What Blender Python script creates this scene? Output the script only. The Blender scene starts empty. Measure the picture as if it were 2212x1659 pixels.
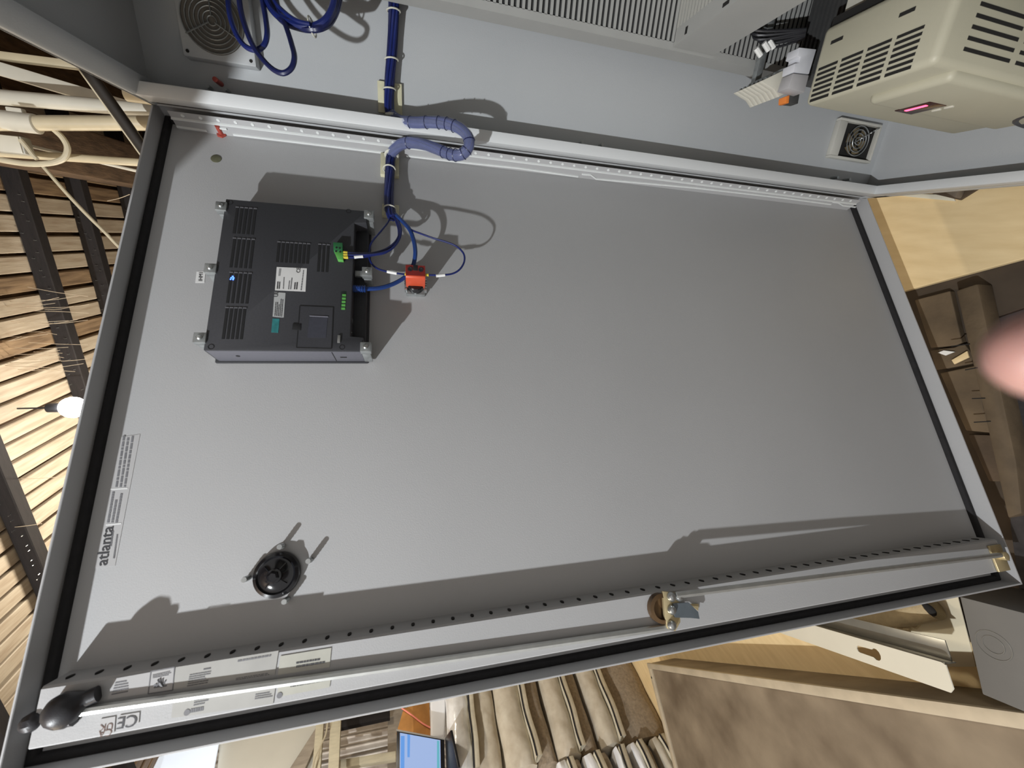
import bpy, bmesh, math, random
import numpy as np
from mathutils import Vector, Matrix
random.seed(7)
C = bpy.context.scene.collection
SC = bpy.context.scene

# ------------------------------------------------------------------ camera calibration (ultra-wide phone, rolled 90 deg)
FPX, CX, CY = 852.0, 1106.0, 829.5
CW = np.array([1.1365, -0.2206, 1.6135])                     # camera position
RW = np.array([[0.2266, 0.3437, -0.9113],                    # world <- camera(x right, y down, z forward)
               [0.0706, -0.9390, -0.3366],
               [-0.9714, 0.0120, -0.2371]])
_u, _s, _v = np.linalg.svd(RW); RW = _u @ _v
TH = math.radians(53.0)                                      # door opening angle measured at the hinge
ZB, ZT = 0.15, 2.15                                          # cabinet bottom / top
DW = 1.165                                                   # door width
WP = -0.045                                                  # depth of the door panel below its flange rim

cam = bpy.data.cameras.new('camera'); camo = bpy.data.objects.new('camera', cam); C.objects.link(camo)
mw = Matrix(((RW[0][0], -RW[0][1], -RW[0][2], CW[0]), (RW[1][0], -RW[1][1], -RW[1][2], CW[1]),
             (RW[2][0], -RW[2][1], -RW[2][2], CW[2]), (0, 0, 0, 1)))
camo.matrix_world = mw
cam.sensor_fit = 'HORIZONTAL'; cam.sensor_width = 36.0; cam.lens = 36.0 * FPX / 2212.0
cam.clip_start = 0.005; cam.clip_end = 60
cam.dof.use_dof = True; cam.dof.focus_distance = 1.15; cam.dof.aperture_fstop = 5.0
SC.camera = camo

# ------------------------------------------------------------------ light, world, exposure
SC.view_settings.view_transform = 'Standard'; SC.view_settings.look = 'None'
SC.view_settings.gamma = 1.0; SC.view_settings.use_curve_mapping = False
SC.view_settings.exposure = 0.0
wd = bpy.data.worlds.new('world'); SC.world = wd; wd.use_nodes = True
wd.node_tree.nodes['Background'].inputs[0].default_value = (1.0, 0.965, 0.925, 1)
wd.node_tree.nodes['Background'].inputs[1].default_value = 0.58

def lamp(name, loc, power, col, rad):
    l = bpy.data.lights.new(name, 'POINT'); l.energy = power; l.color = col; l.shadow_soft_size = rad
    o = bpy.data.objects.new(name, l); C.objects.link(o); o.location = loc
    return o
lamp('work_light', (2.27, -1.355, 2.90), 288, (0.94, 0.975, 1.0), 0.022)       # inspection lamp behind the photographer
lamp('bulb_light', (-1.02, -1.13, 3.16), 7, (1.0, 0.90, 0.74), 0.06)       # the bulb seen over the door top
lamp('warm_light', (1.50, -2.50, 2.75), 40, (1.0, 0.80, 0.55), 0.40)        # warm barn lamp at the lock side, grazing the door
lamp('barn_light', (-1.3, -1.75, 2.65), 70, (1.0, 0.90, 0.74), 0.10)           # second barn lamp, hidden behind the door

# ------------------------------------------------------------------ pixel helpers (photo pixels -> points on real planes)
def ray(p):
    return RW @ np.array([(p[0] - CX) / FPX, (p[1] - CY) / FPX, 1.0])
def onplane(p, pt, n):
    d = ray(p); pt = np.array(pt, float); n = np.array(n, float)
    return CW + d * (((pt - CW) @ n) / (d @ n))
def XP(px, py, x): return tuple(onplane((px, py), (x, 0, 0), (1, 0, 0)))
def YP(px, py, y): return tuple(onplane((px, py), (0, y, 0), (0, 1, 0)))
def ZP(px, py, z): return tuple(onplane((px, py), (0, 0, z), (0, 0, 1)))
def AT(px, py, t): return tuple(CW + ray((px, py)) * t)
_eu = np.array([math.cos(TH), -math.sin(TH), 0]); _ew = np.array([math.sin(TH), math.cos(TH), 0])
def DP(px, py, w=WP):                                        # door-frame point (u, w, z)
    q = onplane((px, py), _ew * w, _ew)
    return (float(q @ _eu), float(w), float(q[2]))
def D2W(u, w, z):
    q = _eu * u + _ew * w; return (float(q[0]), float(q[1]), float(z))
DROT = -TH

# ------------------------------------------------------------------ materials
MATS = {}
def mat(name, col, rough=0.5, metal=0.0, nscale=0.0, namt=0.0, bump=0.0, bscale=200.0, emit=None, estr=0.0,
        trans=0.0, alpha=1.0, sss=0.0, coat=0.0, stretch=None, col2=None, detail=4.0, contrast=None, spec=0.5):
    if name in MATS: return MATS[name]
    m = bpy.data.materials.new(name); m.use_nodes = True
    nt = m.node_tree; b = nt.nodes['Principled BSDF']
    b.inputs['Base Color'].default_value = (*col, 1); b.inputs['Roughness'].default_value = rough
    b.inputs['Metallic'].default_value = metal; b.inputs['Transmission Weight'].default_value = trans
    b.inputs['Alpha'].default_value = alpha; b.inputs['Coat Weight'].default_value = coat
    b.inputs['Specular IOR Level'].default_value = spec
    if sss: b.inputs['Subsurface Weight'].default_value = sss; b.inputs['Subsurface Radius'].default_value = (0.006, 0.002, 0.001)
    if emit: b.inputs['Emission Color'].default_value = (*emit, 1); b.inputs['Emission Strength'].default_value = estr
    if namt > 0 or bump > 0:
        tc = nt.nodes.new('ShaderNodeTexCoord'); mp = nt.nodes.new('ShaderNodeMapping')
        nt.links.new(tc.outputs['Object'], mp.inputs['Vector'])
        if stretch: mp.inputs['Scale'].default_value = stretch
    if namt > 0:
        n = nt.nodes.new('ShaderNodeTexNoise'); n.inputs['Scale'].default_value = nscale; n.inputs['Detail'].default_value = detail
        nt.links.new(mp.outputs['Vector'], n.inputs['Vector'])
        r = nt.nodes.new('ShaderNodeValToRGB')
        c2 = col2 if col2 else tuple(max(0, c * (1 - namt)) for c in col)
        lo, hi = contrast if contrast else (0.3, 0.7)
        r.color_ramp.elements[0].position = lo; r.color_ramp.elements[1].position = hi
        r.color_ramp.elements[0].color = (*c2, 1); r.color_ramp.elements[1].color = (*col, 1)
        nt.links.new(n.outputs['Fac'], r.inputs['Fac']); nt.links.new(r.outputs['Color'], b.inputs['Base Color'])
    if bump > 0:
        n2 = nt.nodes.new('ShaderNodeTexNoise'); n2.inputs['Scale'].default_value = bscale; n2.inputs['Detail'].default_value = 2
        nt.links.new(mp.outputs['Vector'], n2.inputs['Vector'])
        bp = nt.nodes.new('ShaderNodeBump'); bp.inputs['Strength'].default_value = bump; bp.inputs['Distance'].default_value = 0.002
        nt.links.new(n2.outputs['Fac'], bp.inputs['Height']); nt.links.new(bp.outputs['Normal'], b.inputs['Normal'])
    MATS[name] = m; return m

PAINT = mat('grey_paint', (0.405, 0.405, 0.408), 0.58, nscale=3, namt=0.05, bump=0.10, bscale=420)
PAINT2 = mat('grey_paint_inside', (0.45, 0.465, 0.475), 0.40, nscale=3, namt=0.04, bump=0.10, bscale=420)
PAINTW = mat('lit_pale_paint', (0.72, 0.74, 0.73), 0.4, nscale=20, namt=0.05)  # pale paint imitating caught light on the hinge ledge and dimples
GASKET = mat('black_gasket', (0.012, 0.011, 0.012), 0.85, nscale=60, namt=0.4, bump=0.2)
HOLE = mat('hole_black', (0.012, 0.011, 0.010), 0.9, nscale=50, namt=0.2)
ZINC = mat('zinc', (0.55, 0.57, 0.57), 0.32, 0.9, nscale=60, namt=0.25)
ZINCD = mat('zinc_dull', (0.42, 0.44, 0.44), 0.45, 0.7, nscale=80, namt=0.3)
ROD = mat('rod_steel', (0.62, 0.63, 0.61), 0.35, 0.75, nscale=40, namt=0.15)
BLACKP = mat('black_plastic', (0.022, 0.022, 0.026), 0.42, nscale=120, namt=0.2, bump=0.1, bscale=800)
BLACKG = mat('black_gloss', (0.010, 0.010, 0.012), 0.16, nscale=60, namt=0.2)
HMI = mat('charcoal_plastic', (0.043, 0.044, 0.050), 0.55, nscale=300, namt=0.18, bump=0.15, bscale=1500)
HMI2 = mat('charcoal_plastic_dark', (0.030, 0.031, 0.036), 0.6, nscale=300, namt=0.2)
SLOT = mat('vent_dark', (0.010, 0.010, 0.011), 0.8, nscale=100, namt=0.2)
BLUE = mat('blue_wire', (0.010, 0.019, 0.125), 0.34, nscale=60, namt=0.25)
BLUE2 = mat('dark_blue_wire', (0.010, 0.014, 0.075), 0.36, nscale=60, namt=0.25)
BLUEL = mat('blue_lan_cable', (0.012, 0.045, 0.20), 0.4, nscale=60, namt=0.2)
WRAP = mat('spiral_wrap', (0.46, 0.52, 0.82), 0.20, alpha=0.24, nscale=90, namt=0.15)
TIE = mat('nylon_tie', (0.62, 0.61, 0.52), 0.45, nscale=50, namt=0.1)
PADM = mat('aged_nylon_pad', (0.66, 0.63, 0.44), 0.55, nscale=30, namt=0.2)
WHITE = mat('white_plastic', (0.80, 0.80, 0.78), 0.45, nscale=30, namt=0.06)
LABELM = mat('label_white', (0.72, 0.72, 0.71), 0.5, nscale=40, namt=0.05)
LABELS = mat('label_silver', (0.46, 0.47, 0.47), 0.4, nscale=40, namt=0.1)
LABELC = mat('label_cream', (0.41, 0.405, 0.385), 0.35, nscale=25, namt=0.10)
LABELC2 = mat('label_cream_bright', (0.47, 0.465, 0.41), 0.35, nscale=25, namt=0.15)
LABELG = mat('label_clear', (0.435, 0.43, 0.43), 0.35, nscale=25, namt=0.06)
INK = mat('print_ink', (0.045, 0.045, 0.05), 0.6, nscale=40, namt=0.2)
INKG = mat('print_grey', (0.17, 0.17, 0.18), 0.6, nscale=40, namt=0.2)
INKR = mat('print_brown', (0.13, 0.07, 0.05), 0.6, nscale=40, namt=0.2)
TEAL = mat('label_teal', (0.035, 0.22, 0.23), 0.5, nscale=120, namt=0.35)
GREEN = mat('green_connector', (0.12, 0.42, 0.09), 0.45, nscale=60, namt=0.15)
GREEND = mat('green_connector_dark', (0.03, 0.17, 0.06), 0.45, nscale=60, namt=0.2)
YEL = mat('yellow_ferrule', (0.62, 0.50, 0.05), 0.4, nscale=60, namt=0.1)
RED = mat('red_contact_block', (0.62, 0.085, 0.035), 0.4, nscale=80, namt=0.12)
REDD = mat('dark_red_plastic', (0.22, 0.015, 0.012), 0.4, nscale=80, namt=0.2)
REDCAP = mat('red_cap', (0.42, 0.07, 0.05), 0.5, nscale=80, namt=0.3)
BEIGE = mat('beige_plastic', (0.46, 0.44, 0.34), 0.5, nscale=8, namt=0.06, bump=0.08, bscale=600)
BEIGEL = mat('beige_light_plastic', (0.60, 0.58, 0.50), 0.5, nscale=8, namt=0.05)
DUCTM = mat('grey_duct', (0.36, 0.36, 0.345), 0.55, nscale=12, namt=0.06)
DUCTB = mat('grey_duct_inside', (0.05, 0.05, 0.05), 0.7, nscale=12, namt=0.1)
DGREY = mat('contactor_dark', (0.055, 0.055, 0.055), 0.55, nscale=60, namt=0.15)
ORANGE = mat('orange_plastic', (0.75, 0.22, 0.04), 0.5, nscale=60, namt=0.1)
LEDR = mat('red_led', (0.8, 0.05, 0.10), 0.4, emit=(1.0, 0.06, 0.13), estr=5.0)
LEDB = mat('blue_led', (0.05, 0.1, 0.9), 0.4, emit=(0.06, 0.16, 1.0), estr=5.0)
BULB = mat('lamp_glass', (1, 1, 1), 0.4, emit=(1.0, 0.97, 0.92), estr=40.0)
PLY = mat('plywood', (0.84, 0.66, 0.38), 0.7, nscale=7, namt=0.22, bump=0.1, bscale=120, stretch=(1.0, 5.0, 1.0), col2=(0.74, 0.56, 0.30))
PLANKM = mat('shadow_plank', (0.15, 0.105, 0.06), 0.8, nscale=9, namt=0.5, bump=0.5, bscale=60, stretch=(1, 1, 1))  # brown darkened so the boards carry a person's floor shadow
PLANKD = mat('shadow_timber', (0.10, 0.067, 0.040), 0.85, nscale=9, namt=0.5, bump=0.6, bscale=60)  # darker boards, floor shadow put into the brown
DIRT = mat('shadow_dirt_floor', (0.085, 0.062, 0.042), 0.95, nscale=6, namt=0.5, bump=0.6, bscale=30)  # dark soil, its brown also standing in for the floor shadow
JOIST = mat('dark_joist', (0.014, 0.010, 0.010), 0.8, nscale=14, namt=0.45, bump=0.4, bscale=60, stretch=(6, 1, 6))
BOARD = mat('roof_board', (0.54, 0.47, 0.37), 0.55, nscale=8, namt=0.4, bump=0.5, bscale=22, stretch=(0.7, 6, 6), col2=(0.38, 0.30, 0.22))
BOARD2 = mat('roof_board_dark', (0.36, 0.25, 0.15), 0.6, nscale=8, namt=0.6, bump=0.5, bscale=22, stretch=(0.7, 6, 6), col2=(0.14, 0.09, 0.055))
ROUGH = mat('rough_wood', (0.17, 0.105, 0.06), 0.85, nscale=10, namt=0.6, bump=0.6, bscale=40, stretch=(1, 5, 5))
PVC = mat('pvc_pipe', (0.66, 0.62, 0.52), 0.4, nscale=10, namt=0.12)
PVCY = mat('pvc_pipe_yellowed', (0.62, 0.53, 0.36), 0.4, nscale=10, namt=0.18)
CABLEW = mat('pale_cable', (0.60, 0.53, 0.38), 0.45, nscale=20, namt=0.15)
CABLED = mat('dark_pole', (0.035, 0.030, 0.026), 0.4, nscale=20, namt=0.2)
WEB = mat('cobweb', (0.75, 0.62, 0.45), 0.6, nscale=20, namt=0.1)
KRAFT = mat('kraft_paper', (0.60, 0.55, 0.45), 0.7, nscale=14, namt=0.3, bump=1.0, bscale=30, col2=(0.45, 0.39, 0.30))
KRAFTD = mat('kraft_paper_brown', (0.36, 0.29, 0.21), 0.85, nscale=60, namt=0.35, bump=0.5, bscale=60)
KRAFTL = mat('kraft_tape_cream', (0.70, 0.65, 0.52), 0.65, nscale=30, namt=0.15, bump=0.4, bscale=40)
THREAD = mat('seam_thread', (0.02, 0.02, 0.025), 0.7, nscale=60, namt=0.2)
FILM = mat('plastic_film', (0.92, 0.92, 0.92), 0.18, nscale=11, namt=0.3, bump=1.0, bscale=26, col2=(0.62, 0.60, 0.57), coat=1.0)
WHITEB = mat('white_bag', (0.86, 0.87, 0.90), 0.4, nscale=8, namt=0.06, bump=0.4, bscale=25)
CARD = mat('cardboard_orange', (0.48, 0.22, 0.055), 0.8, nscale=12, namt=0.35)
PINK = mat('pink_cord', (0.90, 0.28, 0.22), 0.6, nscale=20, namt=0.1)
STEELB = mat('tan_steel_box', (0.27, 0.215, 0.15), 0.55, nscale=5, namt=0.4, col2=(0.125, 0.092, 0.06), detail=8)
STEELR = mat('steel_rim', (0.52, 0.44, 0.32), 0.45, nscale=14, namt=0.2)
JBOX = mat('grey_junction_box', (0.135, 0.132, 0.125), 0.5, nscale=9, namt=0.08)
CREAM = mat('cream_gloss', (0.72, 0.66, 0.50), 0.22, nscale=6, namt=0.06)
BRKT = mat('white_gloss_bracket', (0.74, 0.71, 0.60), 0.22, nscale=6, namt=0.05)
GALV = mat('bracket_galvanised', (0.36, 0.35, 0.31), 0.32, 0.6, nscale=10, namt=0.2)
GLOVE = mat('tan_leather', (0.50, 0.40, 0.24), 0.85, nscale=14, namt=0.35, bump=0.8, bscale=120)
CORR = mat('corrugated_steel', (0.62, 0.57, 0.50), 0.4, 0.2, nscale=8, namt=0.45, col2=(0.36, 0.30, 0.25))
POST = mat('pale_post', (0.66, 0.60, 0.44), 0.7, nscale=10, namt=0.2, stretch=(4, 4, 1))
POSTG = mat('grey_post', (0.40, 0.34, 0.27), 0.8, nscale=10, namt=0.3, stretch=(4, 4, 1))
BEIGEB = mat('beige_board', (0.70, 0.68, 0.60), 0.6, nscale=4, namt=0.06)
PANELW = mat('daylit_sheet', (0.80, 0.85, 0.95), 0.5, nscale=4, namt=0.04, emit=(0.74, 0.86, 1.0), estr=0.55)
LAPB = mat('laptop_black', (0.015, 0.015, 0.018), 0.35, nscale=60, namt=0.2)
LAPS = mat('laptop_silver', (0.50, 0.49, 0.47), 0.35, 0.5, nscale=60, namt=0.1)
SCRN = mat('laptop_screen', (0.05, 0.06, 0.1), 0.12, emit=(0.33, 0.45, 0.72), estr=0.95)
SCRN2 = mat('screen_blue_band', (0.05, 0.06, 0.1), 0.12, emit=(0.10, 0.30, 0.72), estr=0.95)
SCRN3 = mat('screen_teal_band', (0.05, 0.06, 0.1), 0.12, emit=(0.10, 0.42, 0.48), estr=0.95)
SKIN = mat('skin', (0.46, 0.27, 0.225), 0.5, nscale=30, namt=0.12, sss=0.25, col2=(0.42, 0.22, 0.20))
NAIL = mat('nail', (0.74, 0.42, 0.38), 0.3, nscale=30, namt=0.05)
PLINTH = mat('plinth_black', (0.03, 0.027, 0.024), 0.7, nscale=10, namt=0.3)
REFLEXY = mat('yellow_reflex', (0.70, 0.58, 0.34), 0.35, 0.6, nscale=30, namt=0.2)  # hardware with yellow reflections of warm light put into its colour
CUPB = mat('brown_cup', (0.16, 0.095, 0.045), 0.35, 0.4, nscale=30, namt=0.4)
SHADEM = mat('shadow_sheet', (0.045, 0.040, 0.040), 0.9, nscale=30, namt=0.5, bump=0.8, bscale=60)  # dark sheet colour standing in for shadow on the ground
ROCK = mat('grey_rock', (0.20, 0.16, 0.12), 0.9, nscale=20, namt=0.5, bump=0.8, bscale=40)

# ------------------------------------------------------------------ mesh builder
def vadd(a, b): return (a[0] + b[0], a[1] + b[1], a[2] + b[2])
def vmul(a, s): return (a[0] * s, a[1] * s, a[2] * s)
def vsub(a, b): return (a[0] - b[0], a[1] - b[1], a[2] - b[2])
class MB:
    def __init__(s): s.v = []; s.f = []
    def add(s, vs, fs):
        n = len(s.v); s.v += [tuple(map(float, p)) for p in vs]; s.f += [tuple(i + n for i in f) for f in fs]; return s
    def hexa(s, p): return s.add(p, [(0, 3, 2, 1), (4, 5, 6, 7), (0, 1, 5, 4), (1, 2, 6, 5), (2, 3, 7, 6), (3, 0, 4, 7)])
    def box(s, a, b):
        x0, x1 = sorted((a[0], b[0])); y0, y1 = sorted((a[1], b[1])); z0, z1 = sorted((a[2], b[2]))
        return s.hexa([(x0, y0, z0), (x1, y0, z0), (x1, y1, z0), (x0, y1, z0), (x0, y0, z1), (x1, y0, z1), (x1, y1, z1), (x0, y1, z1)])
    def prism(s, poly, off):
        n = len(poly); top = [vadd(p, off) for p in poly]
        return s.add(list(poly) + top, [tuple(range(n))[::-1], tuple(range(n, 2 * n))] + [(i, (i + 1) % n, n + (i + 1) % n, n + i) for i in range(n)])
    def quad(s, a, b, c, d): return s.add([a, b, c, d], [(0, 1, 2, 3)])
    def ring(s, p, axis, r, n):
        ax = Vector(axis).normalized(); t = ax.orthogonal().normalized(); bt = ax.cross(t)
        return [tuple(Vector(p) + (t * math.cos(2 * math.pi * i / n) + bt * math.sin(2 * math.pi * i / n)) * r) for i in range(n)]
    def cyl(s, p0, p1, r0, r1=None, n=16):
        if r1 is None: r1 = r0
        ax = vsub(p1, p0); a = s.ring(p0, ax, r0, n); b = s.ring(p1, ax, r1, n)
        return s.add(a + b, [tuple(range(n))[::-1], tuple(range(n, 2 * n))] + [(i, (i + 1) % n, n + (i + 1) % n, n + i) for i in range(n)])
    def lathe(s, p0, axis, prof, n=32):                       # prof: list of (r, h)
        ax = Vector(axis).normalized(); rows = []
        for r, h in prof: rows.append(s.ring(tuple(Vector(p0) + ax * h), axis, max(r, 1e-5), n))
        vs = [p for row in rows for p in row]; fs = []
        for k in range(len(rows) - 1):
            for i in range(n): fs.append((k * n + i, k * n + (i + 1) % n, (k + 1) * n + (i + 1) % n, (k + 1) * n + i))
        fs.append(tuple(range(n))[::-1]); fs.append(tuple(range((len(rows) - 1) * n, len(rows) * n)))
        return s.add(vs, fs)
    def tube(s, pts, r, n=8, smooth=6, closed=False):
        P = [Vector(p) for p in pts]
        if smooth > 1 and len(P) > 2: P = catmull(P, smooth, closed)
        m = len(P); rad = r if callable(r) else (lambda t: r)
        tg = []
        for i in range(m):
            a = P[i - 1] if (i > 0 or closed) else P[i]; b = P[(i + 1) % m] if (i < m - 1 or closed) else P[i]
            d = (b - a); tg.append(d.normalized() if d.length > 1e-9 else Vector((0, 0, 1)))
        nrm = tg[0].orthogonal().normalized(); rows = []
        for i in range(m):
            nrm = (nrm - tg[i] * nrm.dot(tg[i]))
            nrm = nrm.normalized() if nrm.length > 1e-6 else tg[i].orthogonal().normalized()
            bt = tg[i].cross(nrm); rr = rad(i / (m - 1))
            rows.append([tuple(P[i] + (nrm * math.cos(2 * math.pi * j / n) + bt * math.sin(2 * math.pi * j / n)) * rr) for j in range(n)])
        vs = [p for row in rows for p in row]; fs = []
        for k in range(m if closed else m - 1):
            k2 = (k + 1) % m
            for i in range(n): fs.append((k * n + i, k * n + (i + 1) % n, k2 * n + (i + 1) % n, k2 * n + i))
        if not closed: fs += [tuple(range(n))[::-1], tuple(range((m - 1) * n, m * n))]
        return s.add(vs, fs)
    def torus(s, c, axis, R, r, n=24, k=6):
        return s.tube(s.ring(c, axis, R, n), r, k, 1, True)
    def sphere(s, c, r, n=16, m=10, sc=(1, 1, 1)):
        vs = [(c[0], c[1], c[2] - r * sc[2])]; fs = []
        for j in range(1, m):
            a = -math.pi / 2 + math.pi * j / m
            for i in range(n):
                b = 2 * math.pi * i / n
                vs.append((c[0] + r * sc[0] * math.cos(a) * math.cos(b), c[1] + r * sc[1] * math.cos(a) * math.sin(b), c[2] + r * sc[2] * math.sin(a)))
        vs.append((c[0], c[1], c[2] + r * sc[2])); L = len(vs) - 1
        for i in range(n): fs.append((0, 1 + (i + 1) % n, 1 + i)); fs.append((L, 1 + (m - 2) * n + i, 1 + (m - 2) * n + (i + 1) % n))
        for j in range(m - 2):
            for i in range(n): fs.append((1 + j * n + i, 1 + j * n + (i + 1) % n, 1 + (j + 1) * n + (i + 1) % n, 1 + (j + 1) * n + i))
        return s.add(vs, fs)
    def sweep_rect(s, prof, u0, u1, z0, z1):                  # mitred frame in the (u, z) plane; prof = closed list of (inset, w)
        n = len(prof); vs = []; fs = []
        for (cu, cz, su, sz) in ((u0, z0, 1, 1), (u1, z0, -1, 1), (u1, z1, -1, -1), (u0, z1, 1, -1)):
            vs += [(cu + su * d, w, cz + sz * d) for d, w in prof]
        for c in range(4):
            c2 = (c + 1) % 4
            for i in range(n): fs.append((c * n + i, c * n + (i + 1) % n, c2 * n + (i + 1) % n, c2 * n + i))
        return s.add(vs, fs)
def catmull(P, k, closed=False):
    out = []; m = len(P)
    for i in range(m if closed else m - 1):
        p0 = P[(i - 1) % m] if (closed or i > 0) else P[0]; p1 = P[i]; p2 = P[(i + 1) % m]
        p3 = P[(i + 2) % m] if (closed or i + 2 < m) else P[-1]
        for j in range(k):
            t = j / k
            out.append(0.5 * ((2 * p1) + (p2 - p0) * t + (2 * p0 - 5 * p1 + 4 * p2 - p3) * t * t + (3 * p1 - p0 - 3 * p2 + p3) * t ** 3))
    if not closed: out.append(P[-1].copy())
    return out

BASE = {}
def mesh_of(name, mb, m, base=(0, 0, 0), bev=0.0, seg=2, smooth=True, angle=35):
    me = bpy.data.meshes.new(name)
    me.from_pydata([vsub(p, base) for p in mb.v], [], mb.f)
    bm = bmesh.new(); bm.from_mesh(me)
    bmesh.ops.recalc_face_normals(bm, faces=bm.faces[:])
    if bev > 0:
        es = [e for e in bm.edges if len(e.link_faces) == 2 and e.calc_face_angle(0) > 0.5]
        bmesh.ops.bevel(bm, geom=es, offset=bev, segments=seg, profile=0.5, affect='EDGES', clamp_overlap=True)
    bm.to_mesh(me); bm.free()
    if smooth:
        for p in me.polygons: p.use_smooth = True
        me.set_sharp_from_angle(angle=math.radians(angle))
    me.materials.append(m)
    return me
def props(o, label=None, cat=None, group=None, kind=None):
    if label: o['label'] = label
    if cat: o['category'] = cat
    if group: o['group'] = group
    if kind: o['kind'] = kind
    return o
def thing(name, label, cat, base=(0, 0, 0), rot=0.0, group=None):
    o = bpy.data.objects.new(name, None); C.objects.link(o); o.empty_display_size = 0.05
    c, s = math.cos(rot), math.sin(rot)
    o.location = (base[0] * c - base[1] * s, base[0] * s + base[1] * c, base[2]); o.rotation_euler = (0, 0, rot)
    BASE[o.name] = tuple(base); return props(o, label, cat, group)
def part(name, mb, m, parent, label=None, kind=None, **kw):
    base = BASE[parent.name]
    o = bpy.data.objects.new(name, mesh_of(name, mb, m, base, **kw)); C.objects.link(o); o.parent = parent
    BASE[o.name] = base; return props(o, label, kind=kind)
def single(name, mb, m, label, cat, base=None, rot=0.0, group=None, kind=None, **kw):
    if base is None:
        a = np.array(mb.v); base = (float(a[:, 0].mean()), float(a[:, 1].mean()), float(a[:, 2].min()))
    o = bpy.data.objects.new(name, mesh_of(name, mb, m, base, **kw)); C.objects.link(o)
    c, s = math.cos(rot), math.sin(rot)
    o.location = (base[0] * c - base[1] * s, base[0] * s + base[1] * c, base[2]); o.rotation_euler = (0, 0, rot)
    BASE[o.name] = tuple(base); return props(o, label, cat, group, kind)
def piece(name, me, parent, loc, label=None):                 # shares mesh data; mesh is built around its own origin
    o = bpy.data.objects.new(name, me); C.objects.link(o); o.parent = parent
    o.location = vsub(loc, BASE[parent.name]); BASE[o.name] = tuple(loc); return props(o, label)
def struct(name, mb, m, **kw):
    o = bpy.data.objects.new(name, mesh_of(name, mb, m, (0, 0, 0), **kw)); C.objects.link(o); o['kind'] = 'structure'
    BASE[o.name] = (0, 0, 0); return o
_tx = {}
def text_mb(s, org, right, up, size, thick=0.0004, bold=False, mb=None):
    key = s
    if key not in _tx:
        cu = bpy.data.curves.new('lettering', 'FONT'); cu.body = s; cu.size = 1.0; cu.resolution_u = 3
        to = bpy.data.objects.new('lettering', cu); C.objects.link(to)
        bpy.context.view_layer.update()
        me = bpy.data.meshes.new_from_object(to.evaluated_get(bpy.context.evaluated_depsgraph_get()))
        _tx[key] = ([tuple(v.co) for v in me.vertices], [tuple(p.vertices) for p in me.polygons])
        bpy.data.objects.remove(to); bpy.data.meshes.remove(me); bpy.data.curves.remove(cu)
    vs, fs = _tx[key]; mb = mb or MB()
    r = Vector(right).normalized(); u = Vector(up).normalized(); n = r.cross(u)
    mb.add([tuple(Vector(org) + (r * x + u * y) * size + n * thick) for x, y, z in vs], fs)
    if bold:
        mb.add([tuple(Vector(org) + (r * (x + 0.035) + u * y) * size + n * thick * 1.1) for x, y, z in vs], fs)
    return mb

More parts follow.
